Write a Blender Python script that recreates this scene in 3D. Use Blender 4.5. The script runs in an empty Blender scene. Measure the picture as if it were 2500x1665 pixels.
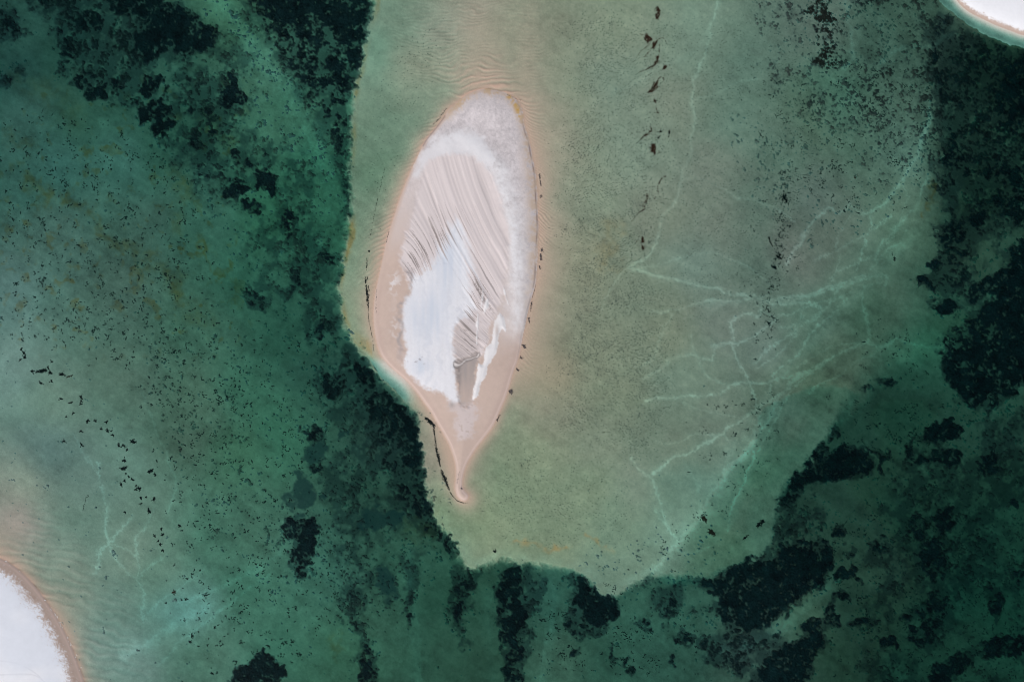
import bpy, math, time
import numpy as np
T0 = time.time()
C = bpy.context.scene
# ------------------------------------------------------------------ camera, sky, sun, exposure
PXM = 0.1                       # metres per pixel of the 2500 x 1665 photograph
H = 320.0                       # flying height of the camera above the water
cam_d = bpy.data.cameras.new('camera')
cam = bpy.data.objects.new('camera', cam_d)
C.collection.objects.link(cam)
cam.location = (0, 0, H)
cam_d.sensor_width = 36
cam_d.lens = 36 * H / 250.0
cam_d.clip_start = 1; cam_d.clip_end = 20000
C.camera = cam
SUN_EL, SUN_AZ = math.radians(50), math.radians(232)     # azimuth from +x, counter-clockwise
w = bpy.data.worlds.new('World'); C.world = w; w.use_nodes = True
nt = w.node_tree
sky = nt.nodes.new('ShaderNodeTexSky'); sky.sky_type = 'NISHITA'; sky.sun_disc = False
sky.sun_elevation = SUN_EL; sky.sun_rotation = math.pi / 2 - SUN_AZ
nt.links.new(sky.outputs[0], nt.nodes['Background'].inputs[0])
nt.nodes['Background'].inputs[1].default_value = 0.06
sl = bpy.data.lights.new('sun', 'SUN'); sl.energy = 3.0; sl.angle = math.radians(0.5); sl.color = (1, 0.965, 0.92)
so = bpy.data.objects.new('sun', sl); C.collection.objects.link(so)
so.rotation_euler = (math.pi / 2 - SUN_EL, 0, SUN_AZ + math.pi / 2)
so.location = (0, 0, 200)
C.view_settings.view_transform = 'Standard'; C.view_settings.look = 'None'
C.view_settings.exposure = 0.0; C.view_settings.gamma = 1.0
C.cycles.volume_bounces = 0
C.cycles.filter_width = 1.0
C.cycles.transparent_max_bounces = 16
E_LIT = 0.90                    # radiance of a flat white surface in this light

# ------------------------------------------------------------------ numeric helpers
f32 = np.float32
rng = np.random.default_rng(7)
def lin(c):
    c = np.asarray(c, float) / 255.0
    return np.where(c <= 0.04045, c / 12.92, ((c + 0.055) / 1.055) ** 2.4)
def alb(*c): return (lin(c) / E_LIT).astype(f32)
def sst(a, b, x):
    t = np.clip((x - a) / (b - a), 0, 1)
    return t * t * (3 - 2 * t)
def axis(lo, hi, step, n_out, grow):
    core = np.arange(lo, hi + 0.1, step)
    g = step * np.cumsum(grow ** np.arange(1, n_out + 1))
    return np.concatenate([(lo - g)[::-1], core, hi + g])
PX = axis(-230, 2730, 2.0, 26, 1.36); PY = axis(-200, 1866, 2.0, 26, 1.36)
NX, NY = len(PX), len(PY)
X, Y = np.meshgrid(PX.astype(f32), PY.astype(f32))
TN = 521
def bsp(f):
    return ((1 - f) ** 3 / 6, (3 * f ** 3 - 6 * f ** 2 + 4) / 6, (-3 * f ** 3 + 3 * f ** 2 + 3 * f + 1) / 6, f ** 3 / 6)
TABS = {}
def tab(seed):
    if seed not in TABS:
        TABS[seed] = np.random.default_rng(1000 + seed).standard_normal((TN, TN)).astype(f32)
    return TABS[seed]
def tnoise(sx, sy, seed):
    """unit-variance smooth noise on the grid"""
    t = tab(seed)
    gx, gy = PX / sx + 3000, PY / sy + 3000
    ix = np.floor(gx).astype(int); wx = bsp((gx - ix).astype(f32))
    iy = np.floor(gy).astype(int); wy = bsp((gy - iy).astype(f32))
    a = sum(t[:, (ix + k) % TN] * wx[k][None] for k in range(4))
    b = sum(a[(iy + k) % TN] * wy[k][:, None] for k in range(4))
    return b / 0.479 ** 1 if False else b / f32(0.4794)
def gnoise(U, V, seed):
    """unit-variance smooth noise at any coordinates"""
    t = tab(seed)
    gx = U + 3000.0; gy = V + 3000.0
    ix = np.floor(gx).astype(np.int32); fx = (gx - ix).astype(f32)
    iy = np.floor(gy).astype(np.int32); fy = (gy - iy).astype(f32)
    wx, wy = bsp(fx), bsp(fy)
    out = np.zeros(U.shape, f32)
    cols = [(ix + k) % TN for k in range(4)]
    for j in range(4):
        r = (iy + j) % TN
        s = sum(t[r, cols[k]] * wx[k] for k in range(4))
        out += wy[j] * s
    return out / f32(0.4794)
def fbm(scale, octs, gain, seed, ax=1.0):
    out, tot, a = 0, 0, 1.0
    for o in range(octs):
        out = out + a * tnoise(scale * ax, scale, seed + o); tot += a * a
        a *= gain; scale *= 0.5
    return out / f32(math.sqrt(tot))
# coarse grid for distances and control-point maps
CS = 8.0
CX = np.arange(-400, 2900.1, CS); CY = np.arange(-400, 2100.1, CS)
GX, GY = np.meshgrid(CX, CY)
def up(a):
    """coarse map -> grid (linear)"""
    gx = np.clip((PX - CX[0]) / CS, 0, len(CX) - 1.001); gy = np.clip((PY - CY[0]) / CS, 0, len(CY) - 1.001)
    ix = gx.astype(int); fx = (gx - ix).astype(f32); iy = gy.astype(int); fy = (gy - iy).astype(f32)[:, None]
    a = a.astype(f32)
    b = a[:, ix] * (1 - fx) + a[:, ix + 1] * fx
    return b[iy] * (1 - fy) + b[iy + 1] * fy
def upw(a, U, V):
    gx = np.clip((U - CX[0]) / CS, 0, len(CX) - 1.001); gy = np.clip((V - CY[0]) / CS, 0, len(CY) - 1.001)
    ix = gx.astype(np.int32); fx = (gx - ix).astype(f32); iy = gy.astype(np.int32); fy = (gy - iy).astype(f32)
    a = a.astype(f32)
    return (a[iy, ix] * (1 - fx) + a[iy, ix + 1] * fx) * (1 - fy) + (a[iy + 1, ix] * (1 - fx) + a[iy + 1, ix + 1] * fx) * fy
def smooth_poly(p, closed=True, n=4):
    p = np.asarray(p, float); m = len(p); out = []
    rngi = range(m) if closed else range(m - 1)
    for i in rngi:
        if closed: a, b, c, d = p[(i - 1) % m], p[i], p[(i + 1) % m], p[(i + 2) % m]
        else: a, b, c, d = p[max(i - 1, 0)], p[i], p[i + 1], p[min(i + 2, m - 1)]
        for t in np.arange(n) / n:
            out.append(0.5 * (2 * b + (c - a) * t + (2 * a - 5 * b + 4 * c - d) * t * t + (3 * b - a - 3 * c + d) * t ** 3))
    if not closed: out.append(p[-1])
    return np.array(out)
def sdf(p, n=4, gx=None, gy=None):
    """signed distance on the coarse grid, positive inside"""
    gx = GX if gx is None else gx; gy = GY if gy is None else gy
    p = smooth_poly(p, True, n) if n > 1 else np.asarray(p, float)
    d2 = np.full(gx.shape, 1e12); ins = np.zeros(gx.shape, bool)
    for i in range(len(p)):
        ax, ay = p[i - 1]; bx, by = p[i]
        ex, ey = bx - ax, by - ay
        t = np.clip(((gx - ax) * ex + (gy - ay) * ey) / max(ex * ex + ey * ey, 1e-9), 0, 1)
        d2 = np.minimum(d2, (gx - ax - t * ex) ** 2 + (gy - ay - t * ey) ** 2)
        if ay != by:
            c = ((ay > gy) != (by > gy)) & (gx < (bx - ax) * (gy - ay) / (by - ay) + ax)
            ins ^= c
    d = np.sqrt(d2)
    return np.where(ins, d, -d)
def fine_sdf(p, n=4, pad=40):
    """signed distance at grid resolution inside the shape's window, -pad elsewhere"""
    p = np.asarray(p, float)
    i0, i1 = np.searchsorted(PX, [p[:, 0].min() - pad, p[:, 0].max() + pad]); j0, j1 = np.searchsorted(PY, [p[:, 1].min() - pad, p[:, 1].max() + pad])
    out = np.full(X.shape, -pad, f32)
    out[j0:j1, i0:i1] = sdf(p, n, X[j0:j1, i0:i1], Y[j0:j1, i0:i1])
    return np.maximum(out, -pad)
def line_d(p, maxd=30, n=4, out=None, wx=None, wy=None):
    """distance to a polyline at grid resolution, inside windows only"""
    p = smooth_poly(p, False, n)
    if out is None: out = np.full(X.shape, maxd, f32)
    for (ax, ay), (bx, by) in zip(p[:-1], p[1:]):
        i0, i1 = np.searchsorted(PX, [min(ax, bx) - maxd, max(ax, bx) + maxd]); j0, j1 = np.searchsorted(PY, [min(ay, by) - maxd, max(ay, by) + maxd])
        gx = X[j0:j1, i0:i1]; gy = Y[j0:j1, i0:i1]
        if wx is not None: gx = gx + wx[j0:j1, i0:i1]; gy = gy + wy[j0:j1, i0:i1]
        ex, ey = bx - ax, by - ay
        t = np.clip(((gx - ax) * ex + (gy - ay) * ey) / max(ex * ex + ey * ey, 1e-9), 0, 1)
        out[j0:j1, i0:i1] = np.minimum(out[j0:j1, i0:i1], np.sqrt((gx - ax - t * ex) ** 2 + (gy - ay - t * ey) ** 2))
    return out
def mixc(A, B, m):
    return A + (B - A) * m[..., None]

# ------------------------------------------------------------------ traced outlines (photo pixels)
SANDBANK = [(1189,219),(1213,223),(1238,230),(1254,241),(1268,256),(1276,276),(1278,300),(1284,322),(1290,340),(1296,372),(1302,400),(1307,428),(1310,464),(1311,505),(1312,540),(1313,574),(1311,617),(1309,668),(1304,700),(1295,731),(1287,762),(1281,790),(1275,820),(1269,852),(1262,881),(1252,908),(1243,938),(1233,970),(1220,1000),(1205,1034),(1184,1064),(1162,1092),(1146,1117),(1135,1140),(1129,1162),(1127,1183),(1132,1197),(1142,1209),(1138,1219),(1128,1220),(1118,1210),(1113,1192),(1114,1171),(1115,1147),(1113,1130),(1108,1112),(1102,1094),(1094,1076),(1081,1053),(1066,1028),(1054,1006),(1039,985),(1017,955),(991,927),(964,904),(944,884),(931,865),(923,842),(917,814),(914,785),(914,755),(917,722),(924,686),(931,655),(938,622),(946,584),(958,546),(967,518),(978,484),(990,453),(1001,425),(1013,400),(1024,377),(1033,357),(1043,341),(1068,310),(1085,286),(1097,268),(1116,253),(1138,235),(1164,223)]
BEACH_SW = [(0,1364),(27,1378),(55,1400),(90,1438),(118,1476),(145,1520),(165,1559),(181,1597),(197,1641),(210,1680),(240,1760),(330,1950),(330,2060),(-390,2060),(-390,1130),(-200,1270),(-80,1330)]
BEACH_NE = [(2337,0),(2362,25),(2395,43),(2436,62),(2471,75),(2500,85),(2570,98),(2680,104),(2880,90),(2880,-380),(2150,-380),(2260,-130),(2310,-40)]
NE_BAND = [(2288,0),(2321,30),(2367,66),(2408,88),(2450,107),(2500,120),(2600,140),(2860,150),(2880,-380),(2100,-380),(2230,-90)]
SHELF = [(940,-80),(917,0),(908,33),(894,82),(887,118),(878,170),(868,197),(868,210),(861,247),(857,288),(856,356),(856,437),(857,492),(854,547),(849,585),(839,635),(832,670),(830,698),(832,733),(837,766),(848,808),(861,836),(875,853),(902,875),(916,902),(946,938),(974,965),(1001,995),(1015,1006),(1023,1028),(1028,1067),(1033,1094),(1039,1132),(1042,1163),(1050,1204),(1056,1245),(1067,1276),(1092,1306),(1116,1325),(1122,1353),(1138,1383),(1163,1387),(1190,1378),(1223,1364),(1259,1371),(1281,1378),(1322,1383),(1363,1384),(1404,1391),(1432,1405),(1446,1424),(1468,1443),(1503,1451),(1531,1435),(1569,1418),(1600,1404),(1635,1410),(1679,1410),(1723,1405),(1761,1394),(1802,1378),(1843,1353),(1879,1331),(1896,1248),(1912,1194),(1942,1160),(1983,1119),(2008,1080),(2038,1039),(2068,1004),(2101,963),(2123,927),(2155,885),(2200,830),(2238,760),(2247,700),(2249,651),(2268,618),(2284,580),(2290,500),(2290,426),(2286,330),(2270,230),(2200,120),(2080,20),(2050,-80)]
TERRACE = [(1851,1001),(1849,1039),(1843,1067),(1810,1108),(1777,1144),(1750,1185),(1728,1218),(1701,1271),(1668,1309),(1635,1350),(1600,1389)]

wob = 5 * fbm(60, 4, 0.6, 3)
wob2 = 5 * fbm(60, 4, 0.6, 23)
rag = fbm(9, 3, 0.7, 41)
SB = fine_sdf(SANDBANK, 4, 320)                      # sandbank, signed px, + inside
SBc = sdf(SANDBANK, 3)
SB = np.where(SB > -319, SB, np.minimum(up(SBc), -300)).astype(f32)
SW = fine_sdf(BEACH_SW, 4, 500); SWo = up(sdf(BEACH_SW, 2)); SW = np.where(SW > -499, SW, np.minimum(SWo, -480)).astype(f32)
NE = fine_sdf(BEACH_NE, 4, 300); NEo = up(sdf(BEACH_NE, 2)); NE = np.where(NE > -299, NE, np.minimum(NEo, -290)).astype(f32)
NEB = up(sdf(NE_BAND, 3))
SH = upw(sdf(SHELF, 2), X + 0.5 * wob, Y + 0.5 * wob2)          # shelf
print('sdf', time.time() - T0)

# ------------------------------------------------------------------ sand seen through the water: control colours
OUT = """60,60:40,82,72 40,130:30,68,62 150,120:32,73,62 300,100:38,78,66 60,300:48,89,80 200,300:40,82,68 320,260:38,82,68 150,400:50,97,88 300,400:50,97,86 450,350:35,80,65 580,60:55,102,80 640,180:60,107,88 700,320:55,105,85 760,430:45,102,80 680,500:38,92,70 800,550:40,95,74 500,520:48,95,80 350,560:58,97,85 150,600:68,105,95 20,700:80,114,108 300,700:68,102,90 450,800:58,102,85 600,650:38,87,70 700,800:33,78,63 800,900:32,72,60 20,880:105,136,128 150,950:105,136,122 300,900:80,112,98 450,950:68,105,88 600,950:48,97,78 120,1100:88,118,112 60,1200:130,146,132 20,1260:150,146,138 200,1150:98,128,118 300,1100:95,131,118 420,1080:65,97,82 550,1100:55,102,80 680,1050:45,95,75 200,1300:100,131,118 330,1350:110,136,122 420,1400:95,131,115 150,1380:120,141,128 520,1330:62,107,90 600,1300:62,105,88 300,1500:100,131,120 250,1600:118,144,135 450,1480:92,141,132 350,1620:108,141,132 500,1600:72,114,98 620,1480:55,102,85 700,1580:48,95,78 800,1400:50,97,82 850,1600:48,95,75 960,1500:48,92,75 1000,1420:45,92,75 1080,1450:31,72,57 1150,1600:35,72,57 1180,1430:33,72,57 900,1200:37,77,63 950,1050:40,77,66 1330,1450:41,85,72 1350,1600:55,94,78 1450,1600:39,80,66 1580,1500:44,89,75 1600,1620:41,82,69 1560,1450:46,89,74 1950,1480:55,89,72 1830,1580:53,85,74 2100,1380:37,70,56 2120,1450:25,52,42 2050,1600:31,63,49 2200,1650:19,46,37 2350,1450:15,40,34 2400,1300:19,44,37 2350,1570:20,44,37 2480,1500:16,43,35 2200,1270:21,49,39 2150,1180:25,52,43 2100,1050:25,60,48 2200,1000:20,49,39 2250,850:40,92,72 2230,930:29,70,56 2330,780:34,75,58 2360,640:40,69,55 2350,700:36,75,61 2400,450:24,49,40 2420,200:29,51,42 2350,350:34,63,50 2480,380:32,67,52 2240,60:60,92,78 2180,100:62,95,82 1980,60:75,105,92"""
INN = """960,40:108,136,118 920,120:105,141,122 1000,150:135,146,128 940,300:105,134,115 900,420:100,134,112 890,520:112,141,120 870,650:118,144,122 860,760:118,141,118 1060,60:138,147,132 1150,40:155,153,138 1250,60:145,150,132 1350,40:125,136,118 1350,150:130,144,125 1400,250:128,144,125 1400,400:128,144,125 1500,60:125,141,122 1500,200:120,141,125 1550,350:120,141,125 1650,250:122,138,122 1700,100:115,141,125 1720,400:115,131,118 1800,300:95,124,110 1850,150:95,126,112 1900,380:82,112,98 1980,300:78,109,92 2100,330:72,105,90 2220,350:80,116,102 2000,480:85,107,98 1450,500:128,144,125 1600,500:122,136,120 1750,550:115,131,118 1850,500:92,118,105 1950,620:100,114,105 2050,580:90,109,98 2180,520:85,116,100 2230,560:70,102,85 2200,650:65,97,82 1420,650:135,146,125 1550,700:120,138,120 1700,650:110,134,122 1880,650:88,114,102 2100,620:80,109,95 1450,850:132,146,125 1600,800:118,134,115 1750,800:108,126,115 1850,850:95,118,108 2000,780:78,109,95 2130,780:56,90,74 2050,880:72,102,85 1350,900:150,150,128 1500,950:125,141,120 1650,920:110,134,118 1750,1000:105,126,112 1900,1000:78,102,88 2000,960:65,92,75 1350,1000:140,147,128 1300,1100:130,146,122 1450,1100:128,144,125 1650,1080:108,128,112 1750,1100:98,124,110 1850,1150:62,102,82 1900,1120:62,97,80 1250,1200:125,146,121 1400,1200:120,141,118 1550,1200:115,134,118 1700,1180:90,124,110 1800,1250:68,102,85 1200,1300:132,150,124 1350,1300:120,141,117 1500,1300:110,137,117 1620,1300:105,136,120 1750,1340:70,102,82 1850,1300:68,102,85 1480,1400:101,129,112 1100,1280:124,150,122 1070,1130:142,144,128 1130,1360:118,141,118 1160,1290:130,150,122 2050,230:68,109,92 1980,60:85,109,98 2180,100:62,95,82"""
def control(txt, power=3.2, s0=22.0):
    pts = []; cols = []
    for tok in txt.split():
        a, b = tok.split(':'); pts.append([float(v) for v in a.split(',')]); cols.append([float(v) for v in b.split(',')])
    pts = np.array(pts); cols = np.log(lin(cols))
    num = np.zeros(GX.shape + (3,)); den = np.zeros(GX.shape)
    for p, c in zip(pts, cols):
        wgt = 1.0 / ((GX - p[0]) ** 2 + (GY - p[1]) ** 2 + s0 ** 2) ** (power / 2)
        num += wgt[..., None] * c; den += wgt
    return num / den[..., None]
def blurc(a, k):
    ker = np.hanning(2 * k + 3)[1:-1]; ker /= ker.sum()
    for ax in (0, 1):
        pad = [(0, 0)] * a.ndim; pad[ax] = (k, k)
        b = np.pad(a, pad, mode='edge')
        a = sum(ker[i] * np.take(b, np.arange(i, i + a.shape[ax]), axis=ax) for i in range(2 * k + 1))
    return a
lo = blurc(control(OUT), 5); li = blurc(control(INN), 5)
esoft = sst(1980, 2120, X) * sst(1100, 900, Y)
esoft = np.maximum(esoft, sst(2150, 2250, X) * sst(560, 420, Y))
ssoft = 0.35 * sst(1560, 1640, X) * sst(1150, 1250, Y) + .25 * sst(1880, 1950, X)
t_ = np.clip((SH + 3 * rag + 13 + 52 * esoft + 10 * ssoft) / (21 + 110 * esoft + 22 * ssoft), 0, 1)
shm = (t_ * t_ * (3 - 2 * t_)).astype(f32)                                    # 1 on the shelf
wx = 14 * fbm(120, 3, 0.55, 61); wy = 14 * fbm(120, 3, 0.55, 71)
LC = np.stack([upw(lo[..., k], X + wx, Y + wy) * (1 - shm) + upw(li[..., k], X + wx, Y + wy) * shm for k in range(3)], -1)
# shores: pale pink wet sand in a few centimetres of water
wet = np.log(lin((184, 163, 148)))
ds = -SB
side = sst(1240, 1300, X)                                         # east side of the bank
reach = 24 + 50 * side * sst(1150, 900, Y) + 14 * (1 - side) * sst(900, 500, Y) * sst(150, 400, Y) + 66 * np.exp(-(((X - 1165) / 120) ** 2)) * sst(230, 170, Y)
reach = reach * (1 + 0.16 * fbm(120, 3, 0.6, 81))
msh = np.exp(-(np.maximum(ds, 0) / reach) ** (1.6 - .35 * side))
msh = np.where(ds <= 0, 1, msh)
channel = sst(880, 905, X) * sst(865, 890, Y) * sst(1030, 980, X) * sst(1010, 960, Y)      # steep clean beach on the south-west side
msw = np.exp(-(np.maximum(-SW, 0) / (42 * (1 + 0.2 * fbm(90, 2, 0.6, 83)))) ** 1.3)
mne = np.exp(-(np.maximum(-NE, 0) / 16.0) ** 1.4)
tip_d = line_d([(1085,1050),(1098,1090),(1112,1150),(1118,1190),(1138,1216)], 90, 4)
mtip = np.exp(-(tip_d / 34.0) ** 2) * .95 * sst(0, 6, SH)
m_shore = np.maximum(np.maximum(np.maximum(msh, mtip), msw), mne)
LC = mixc(LC, wet.astype(f32), m_shore.astype(f32))
# split the colour into water depth and the sand's own colour
K = np.array([1.0, 0.42, 0.485]); C0 = np.log(lin((190, 170, 155)))
tau = ((C0 - LC) * K * np.array([1, 1.3, 1.0])).sum(-1) / (K * K * np.array([1, 1.3, 1.0])).sum()
tau = np.clip(tau, 0.015, 4.2)
# turquoise steps: clean sand dropping quickly
band = sst(0, 3, NEB + rag) * (1 - sst(-2, 0, NE))
tau_ne = 0.05 + 1.75 * sst(1, 24, -NE)
tau = tau * (1 - band) + tau_ne * band
ch_t = 0.05 + 1.75 * sst(4, 36, ds)
chm = channel * sst(-2, 2, SH)
tau = tau * (1 - chm) + ch_t * chm
# the terrace step on the south-east of the shelf and the drop around it
tau = tau + 0.55 * np.exp(-np.maximum(SH, 0) / 13.0) * sst(-2, 4, SH) * sst(940, 900, X)
tau = tau + 0.15 * sst(2, -22, SH + 3 * rag) * sst(-60, -20, SH)
ter = up(sdf(TERRACE + [(1620,1425),(1700,1425),(1880,1345),(1905,1240),(2015,1080),(2100,965),(2010,940),(1930,960)], 2))
tau = tau + 0.42 * sst(-8, 10, ter + 2 * rag) * sst(170, 40, ter)
resid = LC - (C0 - K * tau[..., None])
resid = np.clip(resid, -0.5, 0.35)
clean = np.clip(band + chm, 0, 1)
resid = resid * (1 - clean[..., None]) + np.array([0.08, 0.22, 0.34]) * clean[..., None]
ALB = 1.06 * np.exp(C0 + resid) / E_LIT
ABS_PATH = 1 + 1 / math.sin(SUN_EL)                               # down the sun ray and up to the camera
DEP = (tau / 2.0).astype(f32)
A_ABS = 2.0 * K / (ABS_PATH * 1.07)                                              # absorption per metre
del LC, resid
print('depth', time.time() - T0)

# ------------------------------------------------------------------ trails of clean sand, ripples, film
TR = [
 (3,.6,[(2085,511),(2060,560),(2040,600),(2052,640),(2030,690)]),
 (3,.6,[(2197,446),(2215,480),(2195,547),(2160,600),(2100,640),(2050,660)]),
 (3,.6,[(1990,640),(2060,600),(2120,570),(2180,520)]),
 (3,.55,[(1830,723),(1860,760),(1920,770),(1990,740),(2060,728)]),
 (3,.55,[(1950,739),(1960,780),(1930,830),(1890,870),(1850,900)]),
 (3,.6,[(2123,838),(2060,840),(2000,860),(1940,900),(1890,930)]),
 (3,.6,[(1992,900),(1940,950),(1900,1000),(1870,1060),(1850,1100)]),
 (3,.55,[(1755,1061),(1700,1060),(1640,1080),(1600,1075)]),
 (3,.5,[(1639,972),(1700,1000),(1760,1010),(1824,1017)]),
 (3,.5,[(1690,247),(1740,230),(1800,200),(1850,190)]),
 (3,.5,[(1666,430),(1720,440),(1800,480),(1880,500),(1940,540)]),
 (4,.5,[(180,1060),(215,1120),(244,1171)]),
 (4,.5,[(351,1520),(380,1470),(440,1440),(500,1380)]),
 (4,.5,[(263,1323),(300,1340),(335,1358)]),
 (44,.8,[(520,-40),(545,20),(600,95),(655,170),(715,260),(775,365),(805,440)]),
 (22,.35,[(800,440),(795,540),(760,620)]),
 (20,.5,[(1000,1360),(1004,1450),(1012,1560),(1020,1680)]),
 (22,.5,[(1345,1420),(1347,1520),(1335,1600),(1322,1690)]),
 (20,.4,[(1190,1440),(1195,1560),(1200,1680)]),
 (26,.7,[(1750,1590),(1850,1560),(1950,1500),(2010,1440),(2040,1390)]),
 (26,.35,[(2240,560),(2150,660),(2050,760),(1960,860),(1880,960),(1800,1080),(1730,1200),(1640,1330)]),
 (16,.30,[(2180,640),(2080,690),(1960,725),(1840,735),(1700,745)]),
 (14,.25,[(1760,0),(1700,120),(1600,170),(1500,230)]),
 (4,.6,[(2215,560),(2160,640),(2100,700),(2030,740),(1950,800),(1880,850),(1840,890)]),
 (4,.6,[(2060,690),(2010,760),(1960,790),(1900,800)]),
 (4,.5,[(1650,753),(1620,800),(1600,860),(1560,900)]),
 (4,.5,[(1540,665),(1620,640),(1720,620),(1800,640),(1880,690)]),
 (4,.5,[(1690,820),(1700,870),(1730,920),(1783,942)]),
 (4,.5,[(1760,1060),(1800,1080),(1830,1060),(1860,1030)]),
 (4,.45,[(1650,1110),(1690,1160),(1700,1210)]),
 (4.5,.75,[(1758,0),(1747,27),(1734,69),(1725,110),(1709,165),(1695,203),(1690,247),(1695,302),(1684,370),(1673,410),(1662,446),(1651,481),(1632,511),(1616,539),(1610,575),(1594,607),(1575,629),(1536,657),(1503,692),(1481,725),(1468,755)]),
 (6,1,[(1536,660),(1583,665),(1638,681),(1679,692),(1734,701),(1775,714),(1830,723),(1879,744),(1896,744),(1950,739),(2003,747)]),
 (5,.8,[(1594,761),(1651,753),(1692,744),(1734,736),(1788,734),(1879,725)]),
 (6,1,[(1860,744),(1920,725),(1983,720),(2038,706),(2093,690),(2134,673),(2170,676),(2164,692)]),
 (6,.9,[(1900,738),(1950,728),(2010,705),(2070,690),(2120,672)]),
 (6,1.1,[(1920,646),(1934,618),(1950,596),(1967,569),(1975,553),(1997,528),(2022,511),(2038,522),(2052,520),(2071,503),(2085,511),(2101,522),(2123,517),(2142,506),(2159,498),(2178,476),(2197,446),(2219,415),(2240,380),(2262,320),(2270,250)]),
 (4,.9,[(2126,528),(2129,553),(2112,580),(2112,599),(2099,635),(2088,660)]),
 (6,.8,[(2134,635),(2145,602),(2175,569),(2195,547),(2225,520),(2249,479),(2266,432)]),
 (6,.7,[(2120,660),(2165,615),(2200,590)]),
 (6,.8,[(2150,690),(2107,703),(2104,734),(2115,766),(2120,808),(2123,838)]),
 (5,.9,[(1788,832),(1786,794),(1791,777),(1824,764),(1854,772),(1860,753)]),
 (5,.9,[(1740,850),(1770,838),(1813,832),(1843,816),(1879,794),(1901,780)]),
 (5,.9,[(2063,728),(2049,753),(2030,772),(2003,786),(1981,808),(1967,835),(1964,845),(1950,867),(1931,883),(1896,905),(1887,924),(1874,963)]),
 (6,1.2,[(2189,825),(2151,845),(2118,836),(2088,847),(2057,858),(2025,880),(1992,900),(1956,919),(1929,935),(1909,960),(1882,979),(1851,998),(1824,1017),(1788,1039),(1755,1061),(1717,1086),(1679,1105),(1638,1119),(1618,1133),(1591,1155)]),
 (5,1.1,[(1580,982),(1596,974),(1638,971),(1679,972),(1712,965),(1755,960),(1783,942),(1816,938),(1879,932),(1929,920),(1992,900)]),
 (4,.9,[(1786,800),(1791,850),(1805,883),(1824,927),(1838,957),(1851,993)]),
 (14,1.0,[(1851,1001),(1849,1039),(1843,1067),(1810,1108),(1777,1144),(1750,1185),(1728,1218),(1701,1271),(1668,1309),(1635,1350),(1596,1389)]),
 (9,.9,[(1940,930),(1900,975),(1876,1017),(1850,1060)]),
 (6,.8,[(1539,1116),(1555,1141),(1588,1168),(1599,1196),(1613,1242),(1632,1290),(1651,1309)]),
 (6,.7,[(1596,1246),(1616,1268),(1632,1290)]),
 (5,.8,[(1840,1097),(1838,1127),(1824,1163),(1810,1196),(1794,1226),(1788,1240),(1777,1268),(1769,1298)]),
 (5,.7,[(1575,924),(1621,894),(1646,875),(1684,867),(1734,878),(1747,853),(1783,836)]),
 (4,.8,[(2151,845),(2123,867),(2090,883),(2057,905),(2025,927),(1997,938),(1975,960)]),
 (6,.8,[(255,1204),(260,1249),(258,1290),(260,1325),(239,1356),(232,1400)]),
 (5,.9,[(236,1130),(244,1171),(255,1204)]),
 (5,.8,[(325,1258),(288,1298),(263,1323)]),
 (5,.8,[(263,1330),(291,1375),(315,1402),(337,1416),(348,1449),(348,1482),(351,1520)]),
 (4,.8,[(340,1410),(335,1358),(335,1312),(359,1279),(375,1240)]),
 (4,.7,[(343,1410),(356,1389),(406,1353)]),
 (22,.7,[(302,1600),(360,1570),(430,1520),(499,1482)]),
 (7,.6,[(390,1620),(450,1560),(520,1500),(600,1440),(650,1400)]),
 (12,.5,[(440,1475),(520,1440),(600,1400),(680,1350),(720,1290)]),
 (6,.5,[(410,1250),(430,1180),(395,1080),(350,960)]),
 (9,.6,[(1000,1340),(1005,1450),(1020,1560),(1030,1680)]),
 (9,.7,[(1345,1440),(1345,1520),(1330,1600),(1318,1690)]),
 (5,.5,[(2290,850),(2230,840),(2190,825)]),
 (5,.5,[(1640,1345),(1690,1350),(1730,1335),(1750,1315)]),
 (10,.55,[(2330,80),(2280,110),(2200,120),(2150,160)]),
 (8,.6,[(2060,0),(2075,60),(2085,140),(2060,165)]),
]
jx = 5.0 * fbm(26, 3, 0.8, 91); jy = 5.0 * fbm(26, 3, 0.8, 95)
kx = 1.7 * fbm(4, 2, 0.8, 93) + 2.2 * tnoise(22, 22, 94); ky = 1.7 * fbm(4, 2, 0.8, 97) + 2.2 * tnoise(22, 22, 98)
trail = np.zeros(X.shape, f32)
for wd, st, p in TR:
    d = line_d(p, wd * 3 + 14, 4, None, kx, ky)
    vary = np.clip(.92 + .16 * tnoise(45, 45, 99), .6, 1.3)
    trail = np.maximum(trail, st * vary * (np.exp(-(d / (wd * 0.55)) ** 2) + .20 * np.exp(-(d / (wd * 1.6)) ** 2)) * (d < wd * 3 + 13))
grain = fbm(6, 2, 0.9, 101)
trail = trail * (.95 + .35 * sst(1650, 1850, X)) * np.clip(0.92 + 0.22 * grain + 0.14 * fbm(40, 2, .7, 107), 0.2, 1.5)
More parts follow.
